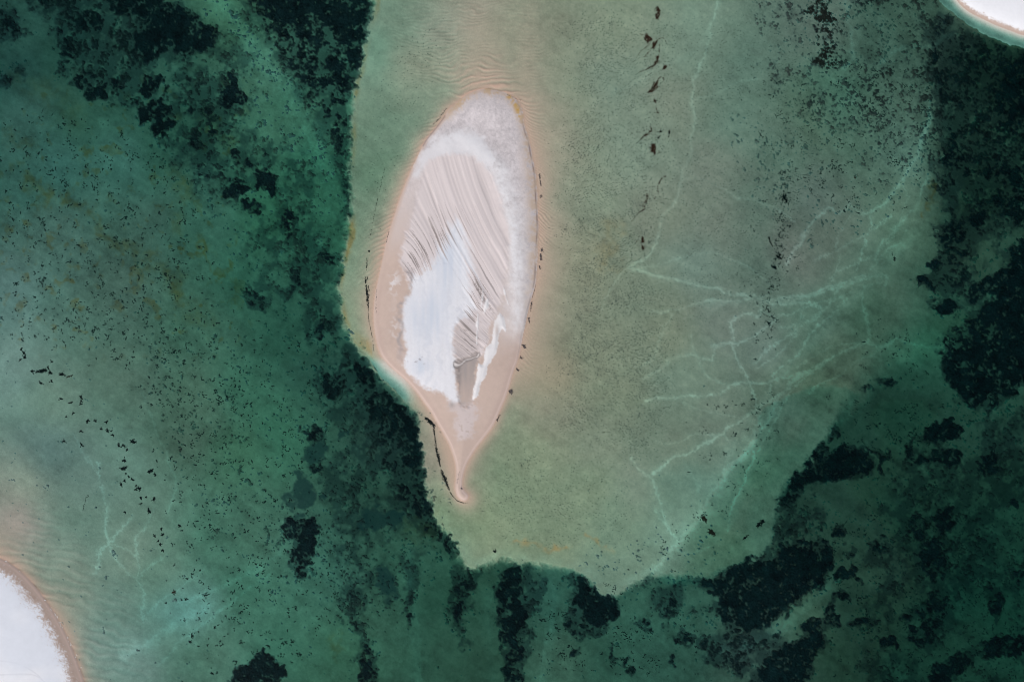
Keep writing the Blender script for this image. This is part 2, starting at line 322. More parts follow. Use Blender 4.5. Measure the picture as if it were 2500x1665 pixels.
# algal film: soft mottling of the sand
mot = fbm(150, 5, 0.62, 111)
streak = gnoise((X * 0.83 + Y * 0.55) / 70, (-X * 0.55 + Y * 0.83) / 9, 121) + 0.6 * gnoise((X * 0.83 + Y * 0.55) / 30, (-X * 0.55 + Y * 0.83) / 4.5, 122)
depthy = sst(0.15, 0.8, tau).astype(f32)
deepm = sst(1.2, 2.4, tau).astype(f32)
gain = 1 + depthy * ((0.045 + 0.035 * deepm) * mot + (0.03 + 0.05 * deepm) * fbm(20, 4, 0.8, 131) + (0.022 + .02 * deepm) * streak)
wn = np.random.default_rng(9).standard_normal(X.shape).astype(f32)
gain = gain + depthy * (.045 * wn + .04 * fbm(9, 3, .9, 133))
gain = np.clip(gain, 0.45, 1.6)
ALB *= gain[..., None]
ALB = mixc(ALB, ALB * np.array([1.34, 1.44, 1.48]), np.clip(trail, 0, 1.3) * depthy)
OL = [(20,.9,[(60,420),(95,455),(112,485)]),(16,.9,[(160,500),(200,505),(232,522),(250,560),(268,580)]),(20,.8,[(290,590),(320,600),(345,625)]),(20,.75,[(380,655),(410,685),(432,700),(440,730)]),(11,.9,[(484,590),(505,635),(518,675)]),(24,.7,[(425,430),(450,470)]),(20,.5,[(430,510),(450,550)]),(25,.4,[(470,760),(500,790)]),
 (16,.6,[(20,330),(60,345)]),(30,.4,[(40,190),(110,230),(180,280)]),(26,.5,[(500,300),(560,330)]),(14,.5,[(815,1570),(830,1590)]),(25,.5,[(1060,1300),(1010,1290)]),(9,.9,[(2270,440),(2275,480),(2262,520)]),(26,.35,[(1480,640),(1500,560)])]
olive = np.zeros(X.shape, f32)
for wd, st, p in OL:
    d = line_d(p, wd * 2.6, 3, None, 2.2 * jx, 2.2 * jy)
    olive = np.maximum(olive, st * np.exp(-(d / wd) ** 2) * (d < wd * 2.5))
olive = np.maximum(olive, .75 * sst(.85, 1.9, fbm(15, 3, .6, 148)) * sst(900, 800, Y) * sst(640, 560, X) * sst(150, 260, Y))
edge_al = np.exp(-((SH - 7) / 6.0) ** 2) * sst(900, 820, Y) * (X < 930) * (0.8 + 0.5 * fbm(50, 2, .6, 141))
edge_al = np.maximum(edge_al, 1.1 * np.exp(-((SH - 18) / 13.0) ** 2) * sst(800, 830, Y) * sst(885, 862, Y) * (X < 910))
olive = np.maximum(olive, .7 * edge_al) * np.clip(0.85 + 0.3 * fbm(14, 3, .7, 145), 0, 1.6)
ALB = mixc(ALB, ALB * np.array([1.0, 0.72, 0.50]), np.clip(olive, 0, 1.1))
ORG = np.zeros(X.shape, f32)
for wd, st, p in [(6,1,[(1258,1317),(1290,1328),(1325,1336),(1352,1342),(1385,1328)]),(5,.9,[(1432,1300),(1455,1312),(1472,1330)]),(5,.5,[(1475,1333),(1500,1345)])]:
    d = line_d(p, wd * 3, 4, None, jx, jy)
    ORG = np.maximum(ORG, st * np.exp(-(d / wd) ** 2) * (d < wd * 2.9))
ALB = mixc(ALB, ALB * np.array([1.28, 0.92, 0.74]), ORG * np.clip(0.7 + 0.4 * fbm(12, 2, .7, 147), 0, 1.3))
rim_s = np.exp(-((SH - 12) / 13.0) ** 2) * sst(1225, 1290, Y) * sst(1640, 1560, X) * np.clip(.8 + .3 * fbm(24, 3, .7, 149), 0, 1.3)
ALB = mixc(ALB, ALB * np.array([1.10, 1.17, 1.2]), rim_s)
# faint dark furrows on the shelf
fur = np.zeros(X.shape, f32)
for a, b, s in [((1412,534),(1452,578),1),((1425,505),(1447,532),.5),((1492,630),(1520,662),.6),((1535,680),(1562,720),.5),((1505,705),(1530,740),.4),((1575,675),(1600,715),.4),((1478,770),(1510,830),.4),((1500,900),(1512,950),.5),((1508,1010),(1500,1050),.6),((1416,560),(1436,590),.5)]:
    fur = np.maximum(fur, s * np.exp(-(line_d([a, b], 14, 1, None, jx * .5, jy * .5) / 3.2) ** 2))
ALB = mixc(ALB, ALB * 0.8, np.clip(fur, 0, 1))
ALB = ALB.astype(f32)

# sand ripples under thin water (real relief)
gd = np.where(X > 1180, 46 * (1 - np.exp(-np.maximum(ds, 0) / 34.0)), 0.85 * np.maximum(ds, 0))
gd = gd * sst(215, 300, Y)
q = Y - gd
q = np.where(-SW < 260, Y - 0.42 * np.maximum(-SW, 0), q)
q = q + 7 * fbm(70, 3, 0.6, 151) + 2.0 * fbm(18, 2, .7, 155)
def ripple(wl, seed):
    ph = q / wl * 2 * math.pi + 1.1 * tnoise(90, 60, seed)
    s = np.sin(ph)
    return 1 - np.abs(s) ** 0.8 * 1.6
r1 = np.sin(q / 8.5 * 2 * math.pi / 1 + 1.2 * tnoise(80, 40, 161))
r2 = np.sin(q / 14.0 * 2 * math.pi + 1.5 * tnoise(90, 50, 162) + X / 60)
er = np.exp(-(np.maximum(ds, 0) / 48.0) ** 2) * side
wr = np.exp(-(np.maximum(ds, 0) / 60.0) ** 2) * (1 - side) * sst(900, 840, Y)
tr_ = sst(330, 170, Y) * np.exp(-(((X - 1160) / 165) ** 2))
swr = np.exp(-(np.maximum(-SW, 0) / 95.0) ** 2)
rip = (0.030 * er * r1 + 0.036 * wr * r2 + 0.028 * tr_ * (np.sin(q / 10.5 * 2 * math.pi + 2.2 * tnoise(34, 18, 166) + X / 45) + .5 * r1) + 0.0 * swr)  * (1 - sst(-3, 1, np.maximum(np.maximum(SB, SW), NE)))
r3 = np.sin(q / 25.0 * 2 * math.pi + 1.6 * tnoise(110, 60, 163) + .5 * tnoise(30, 20, 164))
sw2 = np.exp(-(np.maximum(-SW, 0) / 150.0) ** 2) * (1 - sst(-3, 1, SW))
rip = rip + sw2 * (0.042 * r3 + .012 * r2)
rip = rip * np.clip(0.9 + 0.5 * fbm(60, 2, .6, 165), 0.1, 1.7)
rip = rip * (1 + 0.0)
broad = 0.03 * tnoise(26, 14, 171) * depthy * (0.3 + trail * 0)
del streak, mot
print('sand', time.time() - T0)

# ------------------------------------------------------------------ seagrass density
def E(x, y, rx, ry=None, a=0): return ('e', x, y, rx, ry or rx, a)
MEADOW = [   # value, softness px, shape  (continuous meadow)
 (.58,26,[(2290,600),(2400,585),(2490,560),(2450,645),(2385,690),(2362,730),(2320,740),(2296,690)]),
 (.55,26,[(2340,820),(2400,740),(2420,760),(2500,760),(2500,830),(2400,850)]),
 (.96,14,[(323,96),(343,77),(384,36),(466,36),(521,82),(515,118),(466,132),(411,132),(356,145),(323,132)]),
 (.93,14,[(263,-30),(365,-30),(367,33),(329,55),(280,33)]),
 (.86,14,[(175,36),(239,27),(252,63),(233,90),(192,66)]),
 (.62,30,[(90,-30),(260,-30),(300,60),(360,100),(350,240),(300,240),(230,200),(150,150),(140,60)]),
 (.6,25,[(-100,40),(30,60),(20,100),(-100,120)]),
 (.62,16,[(-100,170),(20,180),(60,178),(55,195),(10,205),(-100,215)]),
 (.94,20,[(590,-60),(925,-60),(917,0),(898,80),(878,170),(868,200),(820,110),(760,70),(690,60),(640,30)]),
 (.80,22,[(650,60),(760,60),(880,110),(866,210),(858,290),(857,420),(830,440),(805,400),(780,330),(740,270),(700,240),(690,200),(665,130)]),
 (.40,40,[(510,-60),(600,-60),(650,110),(700,220),(770,330),(820,430),(800,520),(740,470),(680,330),(600,190),(540,90)]),
 (.42,60,[(420,100),(560,120),(640,300),(660,420),(560,480),(470,420),(400,330)]),
 (.30,60,[(640,430),(850,430),(850,600),(830,700),(850,830),(800,860),(720,830),(640,700)]),
 (.8,7,[(838,380),(856,360),(857,490),(850,560),(838,560),(844,470)]),  # grass strip that also stands in for shade below the west drop-off
 (.78,7,[(800,525),(852,520),(846,548),(806,542)]),
 (.97,10,[(949,957),(974,965),(1001,995),(1015,1006),(1023,1028),(1026,1067),(1037,1135),(1015,1130),(998,1080),(979,1026),(949,974)]),
 (.56,30,[(850,850),(905,880),(950,945),(985,1020),(1005,1090),(1035,1140),(1050,1220),(1060,1270),(1010,1280),(950,1180),(900,1060),(860,950)]),
 (.72,14,[(960,1080),(1000,1080),(1040,1150),(1052,1240),(1020,1250),(975,1190)]),
 (.85,8,[(1030,1255),(1056,1248),(1070,1280),(1110,1320),(1120,1350),(1108,1340),(1070,1300),(1035,1275)]),
 (.30,50,[(760,840),(860,900),(960,1200),(1050,1290),(980,1420),(860,1440),(780,1300),(770,1000)]),
 (.97,9,[(1215,1384),(1255,1378),(1272,1400),(1272,1440),(1280,1500),(1272,1560),(1272,1720),(1245,1720),(1236,1600),(1231,1500),(1213,1420)]),
 (.52,14,[(1270,1400),(1325,1405),(1318,1470),(1302,1510),(1290,1570),(1275,1620),(1266,1560)]),
 (.97,9,[(1404,1412),(1448,1432),(1500,1454),(1500,1490),(1487,1509),(1459,1531),(1418,1534),(1404,1482),(1402,1440)]),
 (.55,16,[(1385,1410),(1410,1420),(1420,1530),(1400,1550),(1380,1520),(1392,1460)]),
 (.75,14,[(1620,1430),(1665,1413),(1657,1495),(1624,1510)]),
 (.42,30,[(1540,1430),(1640,1415),(1740,1410),(1760,1500),(1700,1500),(1600,1480)]),
 (.97,12,[(1690,1420),(1730,1410),(1770,1397),(1845,1357),(1900,1328),(1960,1320),(2010,1317),(2035,1380),(2005,1430),(1960,1465),(1900,1505),(1860,1530),(1800,1522),(1755,1510),(1745,1450)]),
 (.66,16,[(1710,1580),(1760,1505),(1830,1540),(1900,1530),(1900,1560),(1850,1590),(1800,1640),(1760,1630)]),
 (.97,12,[(2008,1515),(2016,1564),(1997,1605),(1965,1680),(1950,1800),(1790,1800),(1830,1665),(1860,1606),(1915,1566)]),
 (.92,11,[(1912,1196),(1950,1160),(2008,1082),(2019,1119),(2057,1083),(2088,1094),(2120,1124),(2123,1155),(2079,1171),(2025,1168),(1970,1196),(1915,1225)]),
 (.55,10,[(2055,1110),(2110,1120),(2115,1160),(2060,1165)]),
 (.6,14,[(1890,1250),(1905,1215),(1960,1200),(1950,1230),(1910,1255)]),
 (.45,20,[(1880,1240),(2000,1235),(2000,1290),(1890,1320)]),
 (.97,16,[(2620,500),(2500,575),(2450,643),(2381,684),(2362,720),(2408,734),(2381,788),(2340,820),(2301,850),(2305,900),(2330,940),(2367,993),(2440,965),(2500,950),(2620,930)]),
 (.86,16,[(2288,552),(2380,556),(2370,600),(2330,612),(2288,606)]),
 (.80,24,[(2390,400),(2520,380),(2600,400),(2600,560),(2480,560),(2440,540),(2400,480)]),
 (.66,30,[(2270,60),(2330,60),(2420,100),(2520,130),(2620,150),(2620,430),(2400,430),(2330,380),(2290,300),(2275,180)]),
 (.92,30,[(2440,150),(2620,150),(2620,340),(2440,330),(2420,250)]),
 (.60,30,[(2290,380),(2400,420),(2430,520),(2390,600),(2290,600)]),
 (.35,60,[(2300,1100),(2560,1020),(2560,1400),(2420,1380),(2300,1250)]),
 (.30,60,[(2180,1100),(2560,1100),(2600,1800),(2150,1800)]),
 (.62,14,[(862,1515),(880,1530),(898,1590),(910,1640),(905,1720),(870,1720),(878,1640),(872,1570)]),
 (.5,12,[(990,1350),(1008,1360),(1010,1480),(1000,1540),(990,1480)]),
 (.48,14,[(1115,1390),(1150,1380),(1145,1500),(1135,1580),(1120,1560),(1112,1470)]),
 (.45,14,[(845,1420),(880,1415),(878,1490),(850,1490)]),
]
FINE = [     # finely speckled growth
 (1.3,16,[(1965,20),(2005,-20),(2040,20),(2066,90),(2066,140),(2030,166),(1980,158),(1985,110),(1975,60)]),
 (.42,40,[(1870,160),(2040,170),(2170,120),(2285,210),(2285,420),(2190,380),(2080,330),(1960,300)]),
 (.50,24,[(2140,170),(2250,170),(2285,260),(2260,330),(2180,270)]),
 (.45,24,[(2070,-20),(2130,-20),(2120,120),(2090,130)]),
 (.33,60,[(1850,-20),(2290,-20),(2290,170),(1990,180)]),
 (.18,60,[(1850,300),(2200,380),(2230,470),(2050,560),(1880,520),(1820,400)]),
 (.30,14,[(1040,985),(1080,1040),(1075,1060),(1050,1040),(1020,1000)]),
 (.28,12,[(1045,1150),(1080,1180),(1090,1240),(1070,1290),(1052,1240)]),
 (.16,60,[(600,1300),(850,1280),(1000,1420),(900,1500),(640,1460)]),
 (.14,80,[(380,820),(620,820),(780,1060),(720,1300),(520,1330),(430,1150)]),
 (.12,80,[(1450,1390),(1700,1250),(1780,1300),(1640,1400)]),
]
PATCHES = [  # isolated beds, each a thing of its own: value, softness, shape, smooth?, label
 (.93,8,E(581,470,38,25),0,'round dark seagrass mound with a pale mottled middle, upper left deep water'),
 (.95,6,E(609,509,20,11,.2),0,'small dark oval seagrass mound just below the round mottled mound'),
 (.95,8,E(645,437,24,36),0,'black-green seagrass mound right beside the round mottled mound'),
 (.9,8,E(499,412,16,14),0,'small blackish seagrass mound up and left of the round mottled mound'),
 (.9,9,E(568,384,20,17),0,'dull dark seagrass mound above the round mottled mound'),
 (.93,8,E(620,385,20,22),0,'dark seagrass mound between the pale sand streak and the round mottled mound'),
 (.9,8,E(463,351,15,12),0,'small dark seagrass mound near the lower end of the large upper left beds'),
 (.9,8,E(518,326,18,13),0,'dark seagrass mound left of the pale speckled sand streak, middle of three'),
 (.88,8,E(466,274,20,15),0,'dark ragged seagrass mound right of the tall chain of beds at upper left'),
 (.95,9,E(565,241,36,38),0,'large black seagrass bed touching the pale speckled sand streak'),
 (.92,8,E(568,192,24,18),0,'black seagrass bed on top of the large bed beside the pale streak'),
 (.94,9,E(370,203,30,28),0,'black seagrass bed in the upper left chain, uppermost below the big meadow'),
 (.95,9,E(380,272,36,30),0,'black seagrass bed in the middle of the upper left chain'),
 (.92,9,E(400,318,30,22),0,'ragged dark seagrass bed at the foot of the upper left chain'),
 (.92,8,E(200,192,26,20),0,'dark hooked seagrass bed at far upper left'),
 (.92,8,E(240,216,20,22),0,'dark seagrass bed with a tail, right of the hooked one'),
 (.92,7,E(153,156,20,14),0,'small dark seagrass bed above the hooked one at far upper left'),
 (.72,6,E(617,731,23,22),0,'ring of scattered dark seagrass tufts in mid left deep water'),
 (.85,9,E(708,545,13,36),0,'tall narrow dark seagrass bed in the green water left of the bank'),
 (.88,9,E(798,627,27,16),0,'dark seagrass bed close to the west edge of the shallow shelf'),
 (.62,10,E(727,690,20,27),0,'thin brownish seagrass bed midway down the green water left of the bank'),
 (.7,9,E(645,745,18,14),0,'broken dark seagrass bed beside the ring of tufts'),
 (.8,9,E(782,806,18,15),0,'small dark seagrass bed near the bend of the shelf edge'),
 (.78,9,E(750,822,15,14),0,'small dark seagrass bed left of the one at the bend of the shelf edge'),
 (.82,8,E(812,935,14,26),0,'upright dark seagrass bed out from the turquoise step'),
 (.92,9,E(905,1006,17,30,-.5),0,'slanting black seagrass bed left of the dark band by the sandbank tip'),
 (.9,9,E(765,1052,26,13,.1),0,'dark arching seagrass fringe on top of the smooth teal patch'),
 (.97,10,E(768,1098,24,36),1,'smooth dark teal patch in the deep water left of the sandbank tip'),
 (.9,9,E(780,1142,18,14),0,'ragged dark seagrass bed below the smooth teal patch'),
 (.97,11,E(742,1190,28,32),1,'soft dark patch lower left of the smooth teal patch'),
 (.97,9,E(716,1219,11,14),1,'small soft dark patch, leftmost under the teal patches'),
 (.97,8,E(789,1207,10,11),1,'small soft dark spot, rightmost under the teal patches'),
 (.97,9,E(743,1246,14,12),1,'soft dark patch just above the tall dark bed at the bottom left'),
 (.97,8,E(831,1062,12,12),1,'small soft teal spot right of the smooth teal patch'),
 (.96,9,[(702,1265),(730,1251),(749,1238),(757,1246),(768,1268),(769,1317),(763,1383),(738,1400),(727,1372),(719,1304),(702,1279)],0,'tall dark seagrass bed shaped like a boot in the lower left'),
 (.97,14,E(930,1258,52,28),1,'wide soft grey-green patch below the sandbank tip'),
 (.97,12,E(938,1421,18,46),1,'pale grey-teal wedge on the bottom below the sandbank tip'),
 (.97,7,[(560,1648),(572,1630),(590,1636),(600,1616),(630,1606),(658,1608),(685,1620),(690,1665),(670,1720),(600,1730),(580,1690),(562,1668)],0,'black round-topped seagrass bed cut by the bottom edge, lower left'),
 (.9,8,E(1003,1498,13,15),0,'small round dark seagrass bed low in the middle column of tufts'),
 (.93,9,E(1130,1490,15,30),0,'upright dark seagrass bed left of the long black column'),
 (.9,7,E(893,1590,15,20),0,'dark seagrass bed in the column of tufts at the bottom'),
 (.92,8,E(890,1650,20,26),0,'dark seagrass bed at the bottom end of the tuft column'),
 (.9,7,E(1393,1537,16,12),0,'small ragged seagrass bed at the lower left of the black square bed'),
 (.93,6,E(1570,1522,10,11),0,'small round black seagrass tuft right of the black square bed'),
 (.88,6,E(1495,1592,8,18,-.15),0,'thin upright seagrass tuft below the black square bed'),
 (.9,6,E(1392,1605,14,9,-.5),0,'small slanting seagrass tuft at the bottom right of the pale stripe'),
 (.9,7,E(1523,1610,12,12),0,'small round seagrass tuft near the bottom edge, below the thin upright one'),
 (.92,7,E(1553,1640,16,13),0,'black angular seagrass tuft at the bottom edge right of centre'),
 (.88,7,E(1672,1558,22,10),0,'flat wide seagrass tuft left of the broken meadow at bottom right'),
 (.8,6,E(1640,1610,14,8,-.4),0,'small teal-dark seagrass tuft under the flat wide one'),
 (.93,9,E(2033,1502,16,28),0,'tall dark seagrass bed between the two black meadows at bottom right'),
 (.93,9,E(2051,1460,19,17),0,'dark seagrass bed on the tip of the sand bar at bottom right'),
 (.95,7,E(2038,1292,17,16),0,'black seagrass bed at the east end of the shelf foot'),
 (.82,9,E(2150,1328,32,24),0,'ragged open-work seagrass bed right of the large black meadow'),
 (.93,8,E(2070,1402,15,14),0,'black seagrass bed on the pale sand right of the large meadow'),
 (.9,7,E(2093,1424,12,9,.5),0,'small black seagrass tuft just below right of the one on pale sand'),
 (.85,9,E(2063,1347,16,16),0,'dim dark seagrass bed right beside the large black meadow'),
 (.92,8,E(2112,1521,27,11,-.2),0,'flat dark seagrass bed in the middle of the bottom right water'),
 (.92,8,E(2208,1504,16,14),0,'diamond-shaped dark seagrass bed in the bottom right water'),
 (.92,8,E(2175,1572,20,19),0,'round dark seagrass bed lowest in the bottom right water'),
 (.9,12,E(2272,1366,50,48),0,'big black seagrass bed at the right, in the bottom right water'),
 (.84,10,E(2300,1278,28,26),0,'dark seagrass bed above the big black one at the right'),
 (.84,10,E(2240,1286,24,18),0,'dark seagrass bed up and left of the big black one at the right'),
 (.88,12,E(2286,1482,32,58,.5),0,'long slanting black seagrass bed under the big one at the right'),
 (.9,10,E(2250,1543,30,26),0,'black seagrass bed at the lower end of the long slanting one'),
 (.9,9,E(2433,1468,15,44,-.25),0,'thin upright dark seagrass bed near the right edge'),
 (.92,14,E(2330,1635,60,34,-.4),0,'large black seagrass bed cut by the bottom edge near the right corner'),
 (.88,14,E(2465,1580,60,32),0,'large dim seagrass bed in the bottom right corner'),
 (.9,8,E(2482,1410,14,12),0,'small dark seagrass tuft at the right edge above the corner'),
 (.9,9,E(2485,1250,20,18),0,'dark seagrass bed at the right edge below the great black meadow'),
 (.86,8,[(2105,1083),(2130,1085),(2158,1095),(2165,1110),(2152,1125),(2152,1150),(2140,1150),(2142,1112),(2115,1098)],0,'hook-shaped dark seagrass strip right of the wedge meadow'),
 (.9,7,E(2162,930,18,11,-.5),0,'small slanting seagrass bed off the east foot of the shelf'),
 (.85,7,E(2115,955,12,9,-.6),0,'small dark seagrass tuft hugging the east foot of the shelf'),
 (.85,7,E(2040,1053,14,9,-.6),0,'small dark seagrass tuft at the foot of the shelf above the wedge meadow'),
 (.94,10,E(2302,1054,44,28),0,'big ragged black seagrass bed under the great black meadow'),
 (.86,9,E(2300,1118,36,30),0,'half-ring black seagrass bed with pale sand inside, at the right'),
 (.92,8,E(2241,1124,22,9,.1),0,'small flat black seagrass bed left of the half-ring bed'),
 (.9,8,E(2208,1095,7,18),0,'narrow upright seagrass tuft left of the half-ring bed'),
 (.9,9,E(2414,1124,22,28),0,'dark seagrass bed right of the half-ring bed'),
 (.94,8,E(2272,651,24,13),0,'black seagrass bed on the east rim of the shelf, upper one'),
 (.95,8,E(2266,692,20,22),0,'black seagrass bed on the east rim of the shelf, lower one'),
 (.94,8,E(2312,752,38,13,.15),0,'flat black seagrass bed in the green water east of the shelf'),
]
def shape_d(s):
    if s[0] == 'e':
        _, x, y, rx, ry, a = s
        c, sn = math.cos(a), math.sin(a)
        u = (GX - x) * c + (GY - y) * sn; v = -(GX - x) * sn + (GY - y) * c
        r = np.sqrt((u / rx) ** 2 + (v / ry) ** 2)
        return (1 - r) * min(rx, ry)
    return sdf(s, 3)
def gmap(d, v, soft): return v * sst(-soft, soft * 0.6, d)
gm = np.full(GX.shape, 0.02)
for v, s, p in MEADOW: gm = np.maximum(gm, gmap(shape_d(p), v, s * 1.7))
gf = np.full(GX.shape, 0.0)
for v, s, p in FINE: gf = np.maximum(gf, gmap(shape_d(p), v, s))
gp = np.zeros(GX.shape); gid = np.zeros(GX.shape, np.int32); gsm = np.zeros(GX.shape)
best = np.full(GX.shape, -30.0)
for k, (v, s, p, sm, lab) in enumerate(PATCHES):
    d = shape_d(p); g = gmap(d, v, s)
    gp = np.maximum(gp, g)
    if sm: gsm = np.maximum(gsm, sst(-s, s * .8, d))
    take = (d > best) & (d > -s * 1.1)
    gid = np.where(take, k + 1, gid); best = np.maximum(best, d)
ux = X + 9 * fbm(34, 4, 0.7, 201); uy = Y + 9 * fbm(34, 4, 0.7, 211)
Gm = upw(gm, ux, uy); Gp = upw(gp, ux, uy); Gf = upw(gf, ux, uy); Gs = upw(gsm, ux, uy)
gxi = np.clip(np.rint((ux - CX[0]) / CS), 0, len(CX) - 1).astype(np.int32); gyi = np.clip(np.rint((uy - CY[0]) / CS), 0, len(CY) - 1).astype(np.int32)
GID = gid[gyi, gxi]
frame_in = (X > -225) & (X < 2725) & (Y > -195) & (Y < 1861)
off = 1 - sst(-4, 6, SH + 5 * rag + 16 * esoft * fbm(30, 3, .7, 237))
Gm = Gm * off; Gp = Gp * np.where(GID > 0, np.maximum(off, 0.0), off)
Gm = np.where(frame_in, Gm, 0.5 * sst(600, 1500, np.abs(X - 1250)) + 0.2)
pale_d = line_d([(520,-40),(545,20),(600,95),(655,170),(715,260),(775,365),(805,440),(800,520)], 110, 4, None, jx, jy)
pale_s = np.exp(-(pale_d / 42.0) ** 2)
Gm *= 1 - .62 * pale_s; Gp *= np.where(GID > 0, 1, 1 - .6 * pale_s)
bare = 1 - np.clip(sst(-6, 0, NEB) + chm, 0, 1)
Gm *= bare; Gp *= bare; Gf *= bare
G = np.maximum(Gm, Gp * (1 - Gs))
nz = 0.70 * tnoise(15, 15, 221) + 0.75 * tnoise(7.5, 7.5, 222) + 0.70 * tnoise(4, 4, 223) + 0.50 * tnoise(2.4, 2.4, 224)
nz /= f32(math.sqrt(.70**2 + .75**2 + .70**2 + .50**2))
nz = nz
nfz = 0.5 * tnoise(9, 9, 231) + 0.75 * tnoise(3.8, 3.8, 232) + 0.75 * tnoise(2.2, 2.2, 233)
nfz /= f32(math.sqrt(.5**2 + .75**2 + .75**2))
low = 1 + 0.35 * fbm(60, 3, .7, 236)
Gf0 = Gf * np.clip(low, .3, 1.6)
G = np.where(G < .6, G * np.clip(low, .2, 1.7), G); Gf = Gf0 * 0.62
spk = sst(.15, .55, G) * (1 - .9 * pale_s)
nz = nfz * (1 - spk) + nz * spk
def thr(g): g = np.clip(g, 0.004, 0.945); return -0.62 * np.log(g / (1 - g))
hm = nz - thr(G); hf = nfz - thr(Gf)
land = np.maximum(np.maximum(SB, SW), NE)
hm = hm - .3 * (1 - sst(.75, .95, G)); hf = hf - .25
hm = np.where((land > -6) | (NEB > 2), -1, hm); hf = np.where((land > -4) | (NEB > 2), -1, hf)
hfull = np.maximum(hm, hf)
# litter around and under the beds darkens the sand a little; smooth patches are bare dark silt
nsm = (0.8 * tnoise(16, 16, 221) + 0.75 * tnoise(8, 8, 222) + .45 * tnoise(4, 4, 223)) / f32(1.19)
hs = nsm - thr(G)
lit = sst(-1.5, 0.7, hs) * 0.74 * sst(0.05, .35, G) + sst(-.6, .3, hf) * 0.25
thin = sst(0.10, 0.6, G) * np.clip(0.28 + 0.16 * fbm(16, 3, .8, 238), 0, .7)
fuzz = sst(-0.9, 1.7, 0.75 * nfz + .6 * fbm(14, 3, .8, 239)) * sst(0.05, .55, np.maximum(Gf0, G * .9)) * 0.55
ALB = mixc(ALB, ALB * np.array([0.30, 0.36, 0.42], f32), np.clip((lit + thin + fuzz) * (1 - .8 * np.clip(trail * (SH > -10) + .55 * pale_s, 0, 1)), 0, 0.85).astype(f32))
silt = np.array([0.10, 0.12, 0.135], f32)
ALB = mixc(ALB, silt, (0.80 * sst(.25, .95, Gs + 0.06 * nz)).astype(f32))
print('grass', time.time() - T0)

# ------------------------------------------------------------------ the dry bank: relief and colour
def tint(A, rgb, m): return mixc(A, alb(*rgb), np.clip(m, 0, 1).astype(f32))
di = np.maximum(SB, 0)
zb = 0.03 + 0.55 * (1 - np.exp(-di / 26.0)) + 0.25 * (1 - np.exp(-di / 70.0))
S = np.broadcast_to(alb(197, 175, 162), X.shape + (3,)).copy()
S *= (1 + 0.018 * fbm(50, 4, .6, 301) + 0.012 * fbm(5, 2, .8, 305))[..., None]
tex = fbm(14, 4, 0.85, 311); fin = fbm(4.2, 2, 0.9, 317)
S = tint(S, (200, 187, 181), sst(1165, 1215, X + 5 * tex) * sst(900, 760, Y + 8 * tex) * .8)
dome = sst(600, 430, Y + 20 * tex * .5) * sst(0, 10, SB)
east = sst(1225, 1262, X + 6 * tex) * sst(860, 640, Y)
S = tint(S, (202, 193, 192), np.maximum(dome, east * .9))
S *= (1 + np.maximum(dome, east)[..., None] * (0.05 * tex + 0.04 * fin + .05 * wn + .03 * fbm(40, 3, .6, 318))[..., None])
rimw = 13 + 14 * side * sst(820, 700, Y)
rim = np.exp(-(np.maximum(SB - 5, 0) / rimw) ** 1.5) * (sst(330, 260, Y) * .6 + side * sst(930, 700, Y) * 0.9) * np.clip(0.9 + .35 * tex + .25 * fin, 0, 1.4)
S = tint(S, (186, 166, 148), rim * 0.92)
S = tint(S, (132, 114, 108), np.exp(-((SB - 2.2 - .8 * tnoise(30, 30, 343)) / 1.6) ** 2) * side * sst(1050, 900, Y) * np.clip(.55 + .35 * tnoise(14, 14, 345), .1, 1))
lw = sst(0, 14, SB) * (1 - sst(30, 42, SB + 3 * tex)) * (1 - side) * sst(330, 400, Y) * sst(860, 700, Y)
S = tint(S, (206, 192, 186), lw * .6 * sst(650, 560, Y))
crest = line_d([(1085,345),(1110,332),(1140,338),(1170,358),(1200,395),(1225,440),(1243,500),(1252,550),(1258,610),(1264,680),(1268,740),(1262,800)], 90, 4, None, .6 * jx, .6 * jy)
S = tint(S, (227, 224, 224), np.exp(-(crest / (19.0 + 7 * sst(400, 480, Y))) ** 1.7) * (0.8 + .12 * tex + .08 * fin) * (0.95 - .25 * sst(600, 700, Y)))
zb = zb + 0.25 * np.exp(-(crest / 24.0) ** 2)
whitetop = fine_sdf([(1040,350),(1085,328),(1140,325),(1180,345),(1200,385),(1190,420),(1150,410),(1100,400),(1040,410),(1015,430),(1020,390)], 4, 40)
S = tint(S, (219, 216, 217), sst(-16, 18, whitetop + 5 * tex) * .8)
# wind-cut layers
FIELD = [(1050,392),(1085,378),(1130,372),(1172,392),(1205,440),(1228,500),(1240,560),(1243,620),(1240,670),(1228,720),(1208,770),(1196,815),(1184,850),(1160,880),(1116,886),(1106,850),(1106,800),(1118,770),(1126,720),(1120,660),(1080,640),(1030,665),(1006,690),(990,668),(976,632),(985,585),(997,545),(1010,500),(1022,450)]
fld = sst(-7, 9, fine_sdf(FIELD, 4, 40) + 3 * tex)
yy = np.clip(Y, 330, 930)
Fy = 0.24 * (yy - 330) + 0.00052 * (yy - 330) ** 2 + np.where(yy > 720, 0.0022 * (yy - 720) ** 2, 0)
lefty = sst(1090, 985, X) * sst(480, 640, Y)
psi = X - Fy - lefty * 0.42 * (Y - 480) + 1.6 * gnoise(X / 40, Y / 90, 321) + .5 * gnoise(X / 14, Y / 60, 326) + 0.7 * gnoise(X / 9, Y / 16, 322) * sst(560, 720, Y)
st1 = gnoise(psi / 1.6, Y / 110, 323) * np.clip(.75 + .45 * gnoise(X / 16, Y / 34, 327), .1, 1.5); st2 = gnoise(psi / 3.6, Y / 240, 324); st3 = gnoise(psi / 13, Y / 240, 325)
st = (0.8 * st1 + 0.75 * st2 + 0.6 * st3) / 1.25
S = tint(S, (214, 202, 199), fld)
